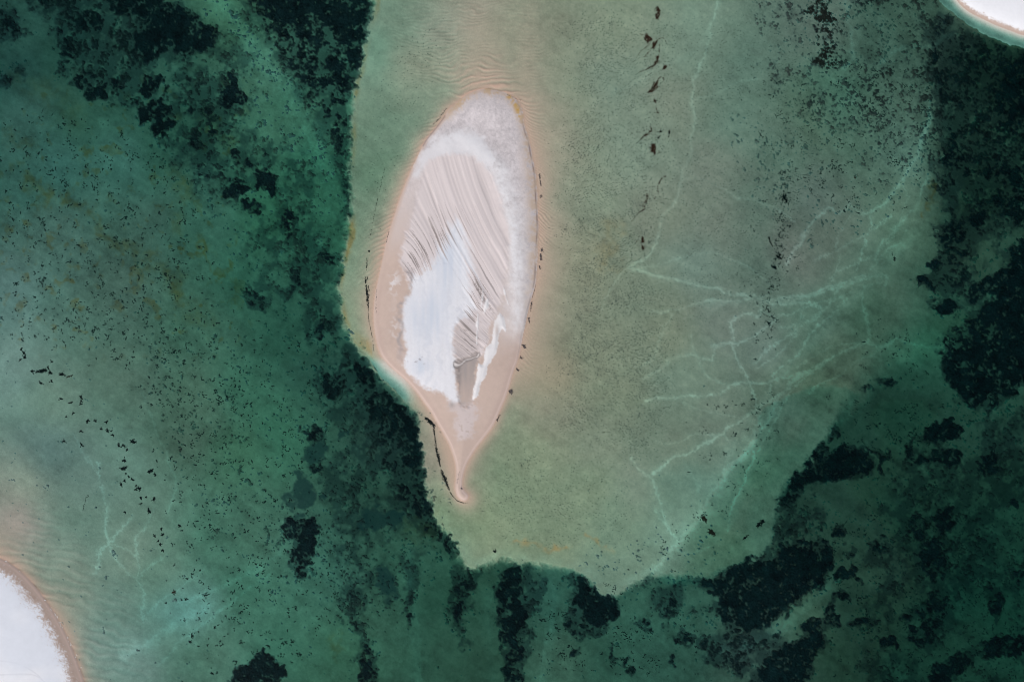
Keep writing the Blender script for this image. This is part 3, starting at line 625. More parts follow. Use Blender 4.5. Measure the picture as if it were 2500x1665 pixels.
S *= (1 + fld * (0.035 * st2 + 0.022 * st3 + 0.05 * st1) * (1 + .3 * tnoise(20, 60, 339)))[..., None]
hot = (np.exp(-(((X - 1050) / 38) ** 2 + ((Y - 585) / 55) ** 2)) + .9 * np.exp(-(((X - 1010) / 26) ** 2 + ((Y - 625) / 42) ** 2)) + .8 * np.exp(-(((X - 1000) / 20) ** 2 + ((Y - 660) / 30) ** 2)) + .75 * np.exp(-(((X - 1110) / 40) ** 2 + ((Y - 570) / 60) ** 2))
       + 1.25 * np.exp(-(((X - 1150) / 38) ** 2 + ((Y - 815) / 75) ** 2)) + 1.0 * np.exp(-(((X - 1165) / 28) ** 2 + ((Y - 720) / 60) ** 2)) + .35 * np.exp(-(((X - 1195) / 40) ** 2 + ((Y - 680) / 80) ** 2)))
groove = sst(1.25, 0.5, -0.75 * st1 - .7 * st2 + 1.45 - 0.62 * np.minimum(hot, 1.2) - 0.0)
groove = sst(1.25, 1.7, 1.0 * st1 + 0.35 * st2 + 0.8 * np.minimum(hot, 1.15)) * fld * np.clip(hot * 1.6 + .25, 0, 1)
zb = zb + fld * (0.022 * st2 + 0.04 * st3) - 0.03 * groove
# pale sheet of blown sand
SHEET = [(1000,715),(1004,690),(1016,672),(1040,656),(1062,640),(1082,612),(1098,570),(1112,540),(1128,560),(1142,620),(1150,690),(1150,740),(1136,762),(1126,777),(1110,799),(1106,812),(1107,848),(1111,880),(1113,916),(1116,950),(1120,976),(1109,986),(1096,976),(1076,958),(1037,946),(1012,924),(988,902),(985,870),(993,857),(990,838),(982,789),(984,750),(990,728)]
shd = fine_sdf(SHEET, 4, 40)
upr = np.maximum(sst(720, 600, Y), sst(1112, 1140, X) * sst(800, 760, Y)) 
shm2 = sst(-7 - 9 * upr, 7 + 9 * upr, shd + 1.2 * fin + 1.6 * tex - upr * 9 * st)
S = tint(S, (226, 224, 226), shm2 * .97)
marb = gnoise(X / 5 + .25 * jx, Y / 90, 337) + .8 * gnoise((X * .9 - Y * .4) / 14, (X * .4 + Y * .9) / 60, 338)
S = tint(S, (213, 212, 216), shm2 * sst(0, 1.8, marb) * .7)
S *= (1 + shm2 * (.012 * tnoise(3, 40, 361) + .012 * fin + .012 * wn))[..., None]
blue = (np.exp(-(((X - 1040) / 46) ** 2 + ((Y - 770) / 62) ** 2)) + .8 * np.exp(-(((X - 1095) / 36) ** 2 + ((Y - 640) / 70) ** 2)) + .8 * np.exp(-(((X - 1028) / 30) ** 2 + ((Y - 895) / 20) ** 2)))
S = tint(S, (205, 209, 217), shm2 * np.clip(1.25 * blue * (0.75 + .2 * tnoise(4, 60, 331)), 0, 1))
pip = sst(1.0, 1.9, fin * .6 + tnoise(5, 4, 333) * .9) * np.exp(-(((X - 1025) / 28) ** 2 + ((Y - 880) / 9) ** 2)) * 1.2
S = tint(S, (160, 156, 158), pip * .8)
S = tint(S, (142, 132, 128), groove * (1 - .6 * shm2) * (.62 + .33 * sst(.6, 1.1, hot)))
S = tint(S, (142, 132, 128), .8 * sst(1.1, 1.6, st1 + .5 * st2) * shm2 * sst(760, 680, Y) * np.clip(hot, 0, 1))
leaf = fine_sdf([(1112,905),(1114,880),(1140,872),(1168,856),(1166,900),(1160,950),(1152,985),(1136,1000),(1122,985),(1116,950)], 4, 30)
lm = sst(-4, 5, leaf + 2 * tex)
S = tint(S, (164, 153, 148), lm * (0.85 + .12 * tnoise(4, 50, 335)) * (1 - .45 * sst(900, 985, Y)))
S = tint(S, (140, 130, 126), lm * np.exp(-((X - 1120) / 7.0) ** 2) * sst(960, 900, Y) * np.clip(.6 + .4 * fin, 0, 1))
zb = zb - 0.18 * lm
crk = line_d([(1110,890),(1130,884),(1145,876),(1160,868),(1168,858)], 12, 4, None, .8 * jx, .8 * jy)
S = tint(S, (120, 112, 108), np.exp(-((crk - 3) / 2.6) ** 2) * .75)
S = tint(S, (226, 218, 214), np.exp(-(crk / 2.0) ** 2) * .7)
hol = fine_sdf([(1110,800),(1124,790),(1150,800),(1170,830),(1168,860),(1140,880),(1114,884),(1108,840)], 4, 30)
S = tint(S, (172, 160, 155), sst(-6, 8, hol) * .45 * (1 - groove))
def crop3(*p): return [(880 + a / 5.107, 740 + b / 5.107) for a, b in p]
DUNES = [crop3((1720,135),(1760,140),(1795,190),(1812,290),(1812,365),(1785,335),(1755,330),(1722,420),(1706,590),(1640,700),(1590,800),(1560,930),(1500,1000),(1470,1150),(1405,1205),(1390,1180),(1410,1060),(1440,960),(1455,850),(1465,745),(1520,765),(1545,650),(1560,560),(1625,500),(1650,380),(1665,280)),
         crop3((1462,130),(1476,230),(1468,340),(1448,300),(1440,262)), crop3((1450,340),(1462,420),(1448,510),(1440,430)),
         crop3((1525,-190),(1530,-60),(1510,60),(1505,-60)), crop3((1590,-60),(1598,30),(1565,90),(1540,130),(1530,60),(1560,-20)),
         crop3((1780,-190),(1800,-170),(1830,-40),(1870,60),(1840,20),(1800,-80))]
for k, p in enumerate(DUNES):
    d = fine_sdf(p, 3, 20)
    m = sst(-1.5, 2.5, d + .8 * fin)
    S = tint(S, (227, 223, 222), m * .95)
    zb = zb + 0.22 * sst(-1, 9 if k == 0 else 5, d)
S = tint(S, (196, 184, 178), .9 * np.exp(-(((X - 1213) / 5) ** 2 + ((Y - 806) / 16) ** 2)))  # shade on the inner lower left of the big dune, painted darker
crust = np.exp(-(((X - 962) / 17) ** 2 + ((Y - 692) / 26) ** 2)) + .8 * np.exp(-(((X - 963) / 11) ** 2 + ((Y - 800) / 40) ** 2)) * .7
S = tint(S, (219, 211, 208), sst(.1, 1.2, tex * .7 + fin * .5 + 1.1 * crust - .2) * np.clip(crust, 0, 1) * .9)
gre = line_d([(1000,660),(1002,690),(992,716),(983,740),(978,770),(980,800),(976,825),(982,850),(976,870)], 16, 4, None, .8 * jx, .6 * jy)
S = tint(S, (164, 154, 151), np.exp(-(gre / 5.0) ** 2) * np.clip(.75 + .4 * tex, 0, 1) * (1 - .35 * shm2) * .9)
tri = fine_sdf([(972,838),(985,842),(992,858),(986,880),(976,890),(967,880),(968,858)], 3, 20)
S = tint(S, (196, 178, 170), sst(-2, 4, tri) * .5); S *= (1 - .10 * sst(-2, 4, tri) * sst(.2, .9, gnoise((X + Y * .5) / 14, (Y - X * .5) / 2.6, 341)))[..., None]
low = fine_sdf([(1100,985),(1160,990),(1160,1030),(1148,1060),(1130,1075),(1112,1050),(1108,1010)], 4, 40)
S = tint(S, (206, 193, 190), sst(-10, 14, low + 5 * tex) * .75)
S = tint(S, (160, 148, 142), np.clip(np.exp(-(((X - 1104) / 8) ** 2 + ((Y - 988) / 8) ** 2)) + .9 * np.exp(-(((X - 1130) / 9) ** 2 + ((Y - 984) / 7) ** 2)), 0, 1) * np.clip(.6 + .5 * tex, 0, 1) * .75)
S = tint(S, (188, 172, 163), sst(.9, 1.6, fin + .4 * tex) * np.exp(-(((X - 1135) / 26) ** 2 + ((Y - 1050) / 34) ** 2)))
S = tint(S, (192, 150, 60), np.exp(-(line_d([(1245,242),(1257,262),(1267,284)], 22, 3, None, .5 * jx, .5 * jy) / 6.0) ** 2) * np.clip(.65 + .4 * tex + .2 * fin, 0, 1) * .8)
S = tint(S, (190, 160, 118), np.exp(-(np.maximum(SB - 4, 0) / 16) ** 2) * sst(330, 240, Y) * sst(.1, 1.2, tex) * .5)
S = tint(S, (212, 188, 177), np.exp(-((SB - 3.2) / 1.5) ** 2) * sst(830, 880, Y) * .75 * (1 - side * .3))
S = tint(S, (140, 122, 118), np.exp(-(line_d([(1086,284),(1068,309),(1042,341),(1033,357)], 8, 3) / 1.6) ** 2) * .8)
S = tint(S, (182, 158, 148), np.exp(-((SB - 9) / 5) ** 2) * (1 - side) * sst(620, 760, Y) * sst(1150, 1000, Y) * .35)
S = S.astype(f32)
# corner beaches
B = np.broadcast_to(alb(178, 158, 146), X.shape + (3,)).copy()
dry_sw = sst(20, 46, SW + 3 * tex + 3 * fin + 6 * wn)
dry_ne = sst(4, 13, NE + 1.0 * fin + .8 * tex + 1.2 * wn)
B = tint(B, (150, 128, 116), np.exp(-((SW - 19) / 6.0) ** 2) * np.clip(.6 + .3 * fin, 0, 1) * .45)
B = tint(B, (196, 172, 160), np.exp(-((SW - 5) / 2.5) ** 2) * .6)
B = tint(B, (188, 168, 157), np.exp(-((NE - 4) / 2.0) ** 2) * .5)
B = tint(B, (232, 231, 233), np.maximum(dry_sw, dry_ne))
trk = np.minimum(line_d([(-40,1610),(30,1616),(70,1632),(100,1655),(120,1690)], 8, 4), line_d([(-60,1650),(50,1645),(90,1650),(120,1675)], 8, 4))
B = tint(B, (205, 204, 208), np.exp(-(trk / 1.5) ** 2) * .6)
B = tint(B, (216, 219, 226), np.clip(sst(.2, 1.6, fbm(110, 3, .6, 353)) * np.maximum(dry_sw, dry_ne), 0, 1) * .8)
B *= (1 + 0.012 * tex + .01 * fbm(90, 3, .6, 351))[..., None]
zc = np.where(SW > NE, 0.03 + 1.1 * (1 - np.exp(-np.maximum(SW, 0) / 40.0)), 0.03 + 1.2 * (1 - np.exp(-np.maximum(NE, 0) / 22.0)))
print('bank', time.time() - T0)

# ------------------------------------------------------------------ heights and world positions
DEPs = DEP - rip - broad
DEPs = np.maximum(DEPs, 0.012)
edge = sst(-5, 0, land)
ZW = -DEPs * (1 - edge) - 0.010 * edge
ZL = np.where(SB > -2.5, zb, zc).astype(f32)
lm_ = sst(-2.5, 1.5, land)
ZL = ZW * (1 - lm_) + ZL * lm_
ZBED = ZW - 0.006 * sst(-8, -4, land) - 0.5 * sst(2, 8, land)
def place(px, py, z):
    """photo pixel at height z -> world"""
    k = 1 - z / H
    return (px - 1250) * PXM * k, (832.5 - py) * PXM * k
def bil(A, px, py):
    ix = np.clip(np.searchsorted(PX, px) - 1, 0, NX - 2); iy = np.clip(np.searchsorted(PY, py) - 1, 0, NY - 2)
    fx = (px - PX[ix]) / (PX[ix + 1] - PX[ix]); fy = (py - PY[iy]) / (PY[iy + 1] - PY[iy])
    return (A[iy, ix] * (1 - fx) + A[iy, ix + 1] * fx) * (1 - fy) + (A[iy + 1, ix] * (1 - fx) + A[iy + 1, ix + 1] * fx) * fy

# ------------------------------------------------------------------ materials
def material(name, base=(.5, .5, .5), rough=0.9, attr=None, grain=0.0, gscale=6.0, spec=0.15):
    m = bpy.data.materials.new(name); m.use_nodes = True
    n = m.node_tree.nodes; l = m.node_tree.links; b = n['Principled BSDF']
    b.inputs['Roughness'].default_value = rough; b.inputs['Specular IOR Level'].default_value = spec
    if attr:
        a = n.new('ShaderNodeAttribute'); a.attribute_name = attr; col = a.outputs['Color']
    else:
        r = n.new('ShaderNodeRGB'); r.outputs[0].default_value = (*base, 1); col = r.outputs[0]
    if grain:
        tc = n.new('ShaderNodeTexCoord'); nz_ = n.new('ShaderNodeTexNoise')
        nz_.inputs['Scale'].default_value = gscale; nz_.inputs['Detail'].default_value = 4; nz_.inputs['Roughness'].default_value = 0.75
        l.new(tc.outputs['Object'], nz_.inputs['Vector'])
        mr = n.new('ShaderNodeMapRange'); mr.inputs[1].default_value = 0.25; mr.inputs[2].default_value = 0.75
        mr.inputs[3].default_value = 1 - grain; mr.inputs[4].default_value = 1 + grain
        l.new(nz_.outputs['Fac'], mr.inputs[0])
        mx = n.new('ShaderNodeVectorMath'); mx.operation = 'MULTIPLY'
        l.new(col, mx.inputs[0]); l.new(mr.outputs[0], mx.inputs[1]); col = mx.outputs[0]
    l.new(col, b.inputs['Base Color'])
    return m
M_bed = material('submerged_sand', attr='tint', grain=0.10, gscale=3.0, spec=0.0)
M_sand = material('dry_sand', attr='tint', grain=0.035, gscale=5.0, spec=0.05)
M_grass = material('seagrass', attr='tint', grain=0.45, gscale=1.6, rough=.8, spec=0.05)
M_brown = material('brown_weed', base=(0.085, 0.030, 0.018), grain=.6, gscale=2.5, rough=.6, spec=.1)
M_dark = material('dark_weed', base=(0.010, 0.012, 0.011), grain=.6, gscale=2.5, rough=.6, spec=.1)
M_scrap = material('weed_scraps', base=(0.075, 0.088, 0.078), grain=.5, gscale=2.0)
M_tuft = material('weed_tuft', base=(0.042, 0.052, 0.047), grain=.6, gscale=1.2)
M_gray = material('detritus', base=(0.10, 0.085, 0.085), grain=.5, gscale=3.0)
M_foam_glint = material('foam_glint', base=(0.9, 0.9, 0.9), rough=.5)

def tag(o, label=None, cat=None, group=None, kind=None):
    if label: o['label'] = label
    if cat: o['category'] = cat
    if group: o['group'] = group
    if kind: o['kind'] = kind
    return o
def mesh_np(name, V, F, mat, col=None, smooth=True, origin=None):
    V = np.ascontiguousarray(V, f32)
    me = bpy.data.meshes.new(name); nv = len(V); F = np.ascontiguousarray(F, np.int32); nf, k = F.shape
    if origin is not None: V = V - np.asarray(origin, f32)
    me.vertices.add(nv); me.vertices.foreach_set('co', V.ravel())
    me.loops.add(nf * k); me.loops.foreach_set('vertex_index', F.ravel())
    me.polygons.add(nf); me.polygons.foreach_set('loop_start', np.arange(0, nf * k, k, dtype=np.int32))
    me.polygons.foreach_set('use_smooth', np.full(nf, smooth))
    if col is not None:
        a = me.attributes.new('tint', 'FLOAT_COLOR', 'POINT')
        a.data.foreach_set('color', np.concatenate([col, np.ones((nv, 1))], 1).astype(f32).ravel())
    me.update(calc_edges=True); me.materials.append(mat)
    o = bpy.data.objects.new(name, me); C.collection.objects.link(o)
    if origin is not None: o.location = origin
    return o
IDX = np.arange(NX * NY, dtype=np.int32).reshape(NY, NX)
def grid_mesh(name, Z, cells, mat, col, base_z=False):
    """part of the grid as one mesh: cells = boolean (NY-1, NX-1)"""
    a = IDX[:-1, :-1][cells]; b = IDX[:-1, 1:][cells]; c = IDX[1:, 1:][cells]; d = IDX[1:, :-1][cells]
    F = np.stack([a, d, c, b], 1)
    used = np.unique(F); remap = np.zeros(NX * NY, np.int32); remap[used] = np.arange(len(used))
    z = Z.ravel()[used]; wx_, wy_ = place(X.ravel()[used], Y.ravel()[used], z)
    V = np.stack([wx_, wy_, z], 1)
    org = None
    if base_z: org = (float(V[:, 0].mean()), float(V[:, 1].mean()), float(V[:, 2].min()))
    return mesh_np(name, V, remap[F], mat, col.reshape(-1, 3)[used], True, org)

tag(grid_mesh('seabed', ZBED, np.ones((NY - 1, NX - 1), bool), M_bed, ALB), kind='structure')
def cells_of(m): return m[:-1, :-1] & m[1:, :-1] & m[:-1, 1:] & m[1:, 1:]
tag(grid_mesh('sandbank', ZL, cells_of(SB > -4), M_sand, np.where((SB > -1.5)[..., None], S, mixc(ALB, S, sst(-4, 0, SB)))), kind='structure')
tag(grid_mesh('beach', ZL, cells_of((SW > -4)), M_sand, mixc(ALB, B, sst(-4, 0, SW))), kind='structure')
tag(grid_mesh('beach', ZL, cells_of((NE > -4)), M_sand, mixc(ALB, B, sst(-4, 0, NE))), kind='structure')
# water: one closed body with a clear, faintly rippled surface and coloured depth
def make_sea():
    m = bpy.data.materials.new('sea_water'); m.use_nodes = True
    n = m.node_tree.nodes; l = m.node_tree.links; n.clear()
    out = n.new('ShaderNodeOutputMaterial'); mix = n.new('ShaderNodeMixShader'); tr = n.new('ShaderNodeBsdfTransparent'); gl = n.new('ShaderNodeBsdfGlossy')
    fr = n.new('ShaderNodeFresnel'); fr.inputs['IOR'].default_value = 1.33
    gl.inputs['Roughness'].default_value = 0.03
    tc = n.new('ShaderNodeTexCoord'); mp = n.new('ShaderNodeMapping'); mp.inputs['Rotation'].default_value = (0, 0, math.radians(-35)); mp2 = n.new('ShaderNodeMapping'); mp2.inputs['Scale'].default_value = (0.3, 1.0, 1.0)
    nz1 = n.new('ShaderNodeTexNoise'); nz1.inputs['Scale'].default_value = 0.55; nz1.inputs['Detail'].default_value = 6; nz1.inputs['Roughness'].default_value = 0.62
    bp = n.new('ShaderNodeBump'); bp.inputs['Strength'].default_value = 0.6; bp.inputs['Distance'].default_value = 0.38
    l.new(tc.outputs['Object'], mp.inputs['Vector']); l.new(mp.outputs[0], mp2.inputs['Vector']); l.new(mp2.outputs[0], nz1.inputs['Vector']); l.new(nz1.outputs['Fac'], bp.inputs['Height'])
    l.new(bp.outputs[0], gl.inputs['Normal']); l.new(bp.outputs[0], fr.inputs['Normal'])
    l.new(fr.outputs[0], mix.inputs[0]); l.new(tr.outputs[0], mix.inputs[1]); l.new(gl.outputs[0], mix.inputs[2]); l.new(mix.outputs[0], out.inputs['Surface'])
    # absorption: density 1, colour chosen so that 1 - colour is the loss per metre
    ab = n.new('ShaderNodeVolumeAbsorption'); D = float(A_ABS.max()) * 1.02
    ab.inputs['Density'].default_value = D; ab.inputs['Color'].default_value = (*[float(1 - a / D) for a in A_ABS], 1)
    l.new(ab.outputs[0], out.inputs['Volume'])
    R = 2600.0; zb_ = -9.0
    V = [(-R, -R, zb_), (R, -R, zb_), (R, R, zb_), (-R, R, zb_), (-R, -R, 0), (R, -R, 0), (R, R, 0), (-R, R, 0)]
    F = [(0, 3, 2, 1), (4, 5, 6, 7), (0, 1, 5, 4), (1, 2, 6, 5), (2, 3, 7, 6), (3, 0, 4, 7)]
    return tag(mesh_np('sea', V, F, m, None, False), kind='structure')
make_sea()
print('setting', time.time() - T0)

# ------------------------------------------------------------------ seagrass canopy
gcol = np.array([0.018, 0.025, 0.030], f32)
rnd = np.random.default_rng(3).random(X.shape).astype(f32)
GC = gcol[None, None] * (0.55 + 0.9 * rnd + 0.22 * tnoise(9, 9, 401))[..., None]
pale = sst(0.3, 2.0, fbm(14, 4, .8, 403)) * sst(1.1, 0.6, G)
GC = mixc(GC, np.array([0.075, 0.078, 0.07], f32), (0.6 * pale).astype(f32))
brown = sst(.35, .55, Gf) + .8 * sst(2100, 2200, X) * sst(330, 250, Y) * sst(2290, 2260, X)
GC = mixc(GC, np.array([0.040, 0.024, 0.018], f32), (0.85 * np.clip(brown, 0, 1)).astype(f32))
GC = mixc(np.minimum(ALB, 0.4) * 0.75, GC, ((0.12 + 0.88 * sst(0, 1.05, hfull)) * (0.40 + .6 * sst(.3, .8, np.maximum(G, Gf0)))).astype(f32))
GC = np.clip(GC, 0.004, 1).astype(f32)
hg = np.clip((hfull) / 0.9, -0.05, 1)
ZG = ZW + (0.04 + 0.26 * np.clip(hg, 0, 1) * (0.35 + 0.95 * rnd)) * sst(-.05, .12, hfull) - 0.02
ZG = np.minimum(ZG, -0.03).astype(f32)
alive = (hfull > 0) & frame_in
any_c = alive[:-1, :-1] | alive[1:, :-1] | alive[:-1, 1:] | alive[1:, 1:]
cid = np.where(cells_of(GID > 0), GID[:-1, :-1], 0)
is_patch = (Gp * (1 - Gs) > 0.25) & (hm > hf - .0)
ipc = is_patch[:-1, :-1] & (cid > 0)
taken = np.zeros_like(ipc)
silt_mat = material('silt', attr='tint', grain=.12, gscale=1.5, spec=0)
for k, (v, s, p, sm, lab) in enumerate(PATCHES):
    if sm: 
        dd = upw(shape_d(p), ux, uy)
        mk = (dd > -s * .2) & frame_in
        cc = mk[:-1, :-1] & mk[1:, 1:] & mk[1:, :-1] & mk[:-1, 1:]
        if not cc.any(): continue
        zz = (ZW + 0.03 * sst(-s * .2, 4, dd) - 0.004 + 0.004).astype(f32)
        blend = mixc(ALB, ALB * 0.93, sst(-s * .2, 6, dd).astype(f32))
        o = grid_mesh('silt_patch', zz + 0.006, cc, silt_mat, blend.astype(f32), True)
        tag(o, lab, 'silt patch')
        continue
    cc = any_c & ipc & (cid == k + 1)
    if cc.sum() < 12: continue
    jj, ii = np.nonzero(cc); todo = set(zip(jj.tolist(), ii.tolist())); big = []
    while todo:
        st_ = [todo.pop()]; comp = []
        while st_:
            c_ = st_.pop(); comp.append(c_)
            for nb in ((c_[0] + 1, c_[1]), (c_[0] - 1, c_[1]), (c_[0], c_[1] + 1), (c_[0], c_[1] - 1)):
                if nb in todo: todo.discard(nb); st_.append(nb)
        if len(comp) > len(big): big = comp
    cc = np.zeros_like(cc); bb = np.array(big); cc[bb[:, 0], bb[:, 1]] = True
    taken |= cc
    tag(grid_mesh('seagrass_bed', ZG, cc, M_grass, GC, True), lab, 'seagrass bed', 'separate seagrass beds')
tag(grid_mesh('seagrass_meadow', ZG, any_c & ~taken, M_grass, GC), 'dark seagrass meadow covering the deeper sea floor around the pale shelf', 'seagrass', None, 'stuff')
print('canopy', time.time() - T0)

# ------------------------------------------------------------------ loose weed
def ribbons(P, ang, L, W, z0, rr, bend=0.5, lift=0.03):
    """bent flat leaves: P (n,2) photo px, angle in image (y down), length and width in px, z0 base height"""
    n = len(P); V = np.zeros((n, 6, 3), f32)
    a2 = ang + bend * rr.standard_normal(n)
    p0 = P - 0.5 * L[:, None] * np.stack([np.cos(ang), np.sin(ang)], 1)
    p1 = P; p2 = P + 0.5 * L[:, None] * np.stack([np.cos(a2), np.sin(a2)], 1)
    am = (ang + a2) / 2
    for i, (p, a, ww) in enumerate(((p0, ang, .45), (p1, am, 1.0), (p2, a2, .35))):
        nrm = np.stack([-np.sin(a), np.cos(a)], 1) * (W * ww * 0.5)[:, None]
        zz = z0 + lift * rr.random(n) * (1.4 if i == 1 else 0.6)
        for j, sgn in enumerate((1, -1)):
            pp = p + sgn * nrm
            V[:, i * 2 + j, 0], V[:, i * 2 + j, 1] = place(pp[:, 0], pp[:, 1], zz)
            V[:, i * 2 + j, 2] = zz
    b = np.arange(n)[:, None] * 6
    F = np.concatenate([b + np.array([[0, 2, 3, 1]]), b + np.array([[2, 4, 5, 3]])], 0)
    return V.reshape(-1, 3), F
def scraps(name, P, ang, L, W, mat, seed, lift=.04, base=.02):
    rr = np.random.default_rng(seed)
    z0 = bil(ZW, P[:, 0], P[:, 1]) + base
    z0 = np.minimum(z0, -0.012)
    V, F = ribbons(P, ang, L, W, z0, rr, .5, lift)
    V[:, 2] = np.minimum(V[:, 2], -0.006)
    return mesh_np(name, V, F, mat, None, False)
def sample(n, box, dens, seed):
    rr = np.random.default_rng(seed); out = []
    got = 0
    while got < n:
        p = np.stack([rr.uniform(box[0], box[2], n), rr.uniform(box[1], box[3], n)], 1)
        k = rr.random(n) < bil(dens, p[:, 0], p[:, 1])
        out.append(p[k]); got += k.sum()
    return np.concatenate(out)[:n]
# fine flecks on the shelf: rows drifting with the current
rows = gnoise((X * .9 - Y * .43) / 60, (X * .43 + Y * .9) / 9, 501)
zone = up(blurc(np.maximum.reduce([0.9 * sst(-30, 60, sdf([(1400,60),(1560,20),(1700,60),(1640,200),(1620,500),(1560,640),(1400,700),(1360,500),(1370,250)], 3)),
    1.0 * sst(-30, 50, sdf([(1400,560),(1560,640),(1640,760),(1640,900),(1620,1050),(1560,1130),(1430,1090),(1350,960),(1400,800)], 3)), .35 * sst(-20, 60, sdf([(1250,1100),(1450,1080),(1560,1180),(1500,1320),(1250,1330),(1180,1250)], 3)),
    .30 * sst(-20, 50, sdf([(930,150),(1060,60),(1060,180),(980,340),(910,520),(890,600),(880,480),(920,280)], 3)), .28 * sst(-20, 60, sdf([(1640,60),(1900,60),(2000,300),(2000,560),(1800,780),(1650,700)], 3))]), 4))
dens = np.clip(zone * (0.25 + sst(-1.2, 2.0, .8 * rows + .6 * fbm(60, 3, .6, 503))), 0, 1) * sst(-12, -26, land) * sst(4, 14, SH) * (1 - np.clip(trail, 0, .9))
P = sample(11000, (880, 20, 2000, 1340), dens, 11)
rr = np.random.default_rng(12)
base_a = np.where(P[:, 1] < 420, -0.45, np.where(P[:, 1] < 760, -0.1, 0.5))
tag(scraps('weed_flecks', P, base_a + .5 * rr.standard_normal(len(P)), rr.uniform(1.8, 4.2, len(P)), rr.uniform(.7, 1.25, len(P)), M_scrap, 13),
    'countless tiny dark weed flecks strewn in rows over the pale shelf', 'weed flecks', None, 'stuff')
# small tufts on the left slope and along the right side of the shelf
zl = up(blurc(np.maximum.reduce([0.9 * sst(-40, 70, sdf([(20,300),(330,330),(480,470),(520,700),(620,900),(640,1150),(560,1300),(430,1200),(330,950),(160,850),(20,800)], 3)), .6 * sst(-40, 60, sdf([(420,1180),(640,1100),(900,1280),(880,1480),(650,1640),(480,1600),(440,1400)], 3)), .5 * sst(-40, 60, sdf([(560,800),(800,860),(900,1150),(800,1400),(640,1250)], 3))]), 4))
dl = np.clip(zl * (.35 + sst(-1.2, 2.2, gnoise((X * .55 + Y * .83) / 38, (X * .83 - Y * .55) / 13, 511) + .4 * fbm(70, 3, .6, 513))), 0, 1) * sst(-30, -60, land) * (1 - shm)
P = sample(1700, (0, 260, 920, 1665), dl, 21)
rr = np.random.default_rng(22)
def clusters(P, rr):
    k = np.clip(rr.geometric(.42, len(P)), 1, 7)
    Q = np.repeat(P, k, 0); kk = np.repeat(k, k)
    Q = Q + rr.normal(0, 1, Q.shape) * (.6 + 1.25 * np.sqrt(kk - 1))[:, None]
    return Q, np.exp(rr.normal(1.25, .45, len(Q)))
tufts_P, La = clusters(P, rr); n = len(La) // 2 + 1; n2 = len(La)
tag(scraps('weed_tufts', tufts_P, 1.0 + .9 * rr.standard_normal(n2), La, rr.uniform(1.1, 2.4, n2), M_tuft, 23, .1, .03),
    'scattered dark weed tufts all over the green sandy slope on the left', 'weed tufts', None, 'stuff')
zr = up(blurc(np.maximum.reduce([.8 * sst(-40, 70, sdf([(1860,180),(2280,180),(2280,420),(2100,520),(1900,440),(1860,320)], 3)), .35 * sst(-30, 60, sdf([(1840,420),(1940,420),(1950,760),(1880,860),(1820,700)], 3)), .5 * sst(-20, 40, sdf([(1700,1000),(1900,960),(1880,1150),(1740,1280),(1600,1400),(1560,1400),(1700,1200)], 3)), .5 * sst(-40, 60, sdf([(2120,820),(2300,860),(2330,1000),(2180,1130),(2060,1050)], 3)), .4 * sst(-40, 60, sdf([(2050,1250),(2480,1200),(2480,1650),(2050,1650)], 3)), .45 * sst(-30, 40, sdf([(1280,1400),(1620,1440),(1700,1640),(1300,1640)], 3))]), 4))
drift = np.exp(-(line_d([(1925,440),(1915,480),(1908,560),(1900,640),(1885,700),(1872,760),(1860,830)], 60, 4) / 17.0) ** 2)
dr = np.clip(drift + zr * sst(-.9, 1.3, gnoise((X * .8 + Y * .6) / 26, (X * .6 - Y * .8) / 10, 521) + .5 * fbm(60, 3, .6, 523)), 0, 1) * sst(-20, -40, land)
P = sample(1600, (1260, 150, 2490, 1650), dr, 31)
rr = np.random.default_rng(32)
tufts_P, La = clusters(P, rr); n2 = len(La)
tag(scraps('weed_tufts', tufts_P, .55 + .9 * rr.standard_normal(n2), La, rr.uniform(1.0, 2.2, n2), M_tuft, 33, .1, .03),
    'scattered dark weed tufts over the right half of the shelf and the water below it', 'weed tufts', None, 'stuff')

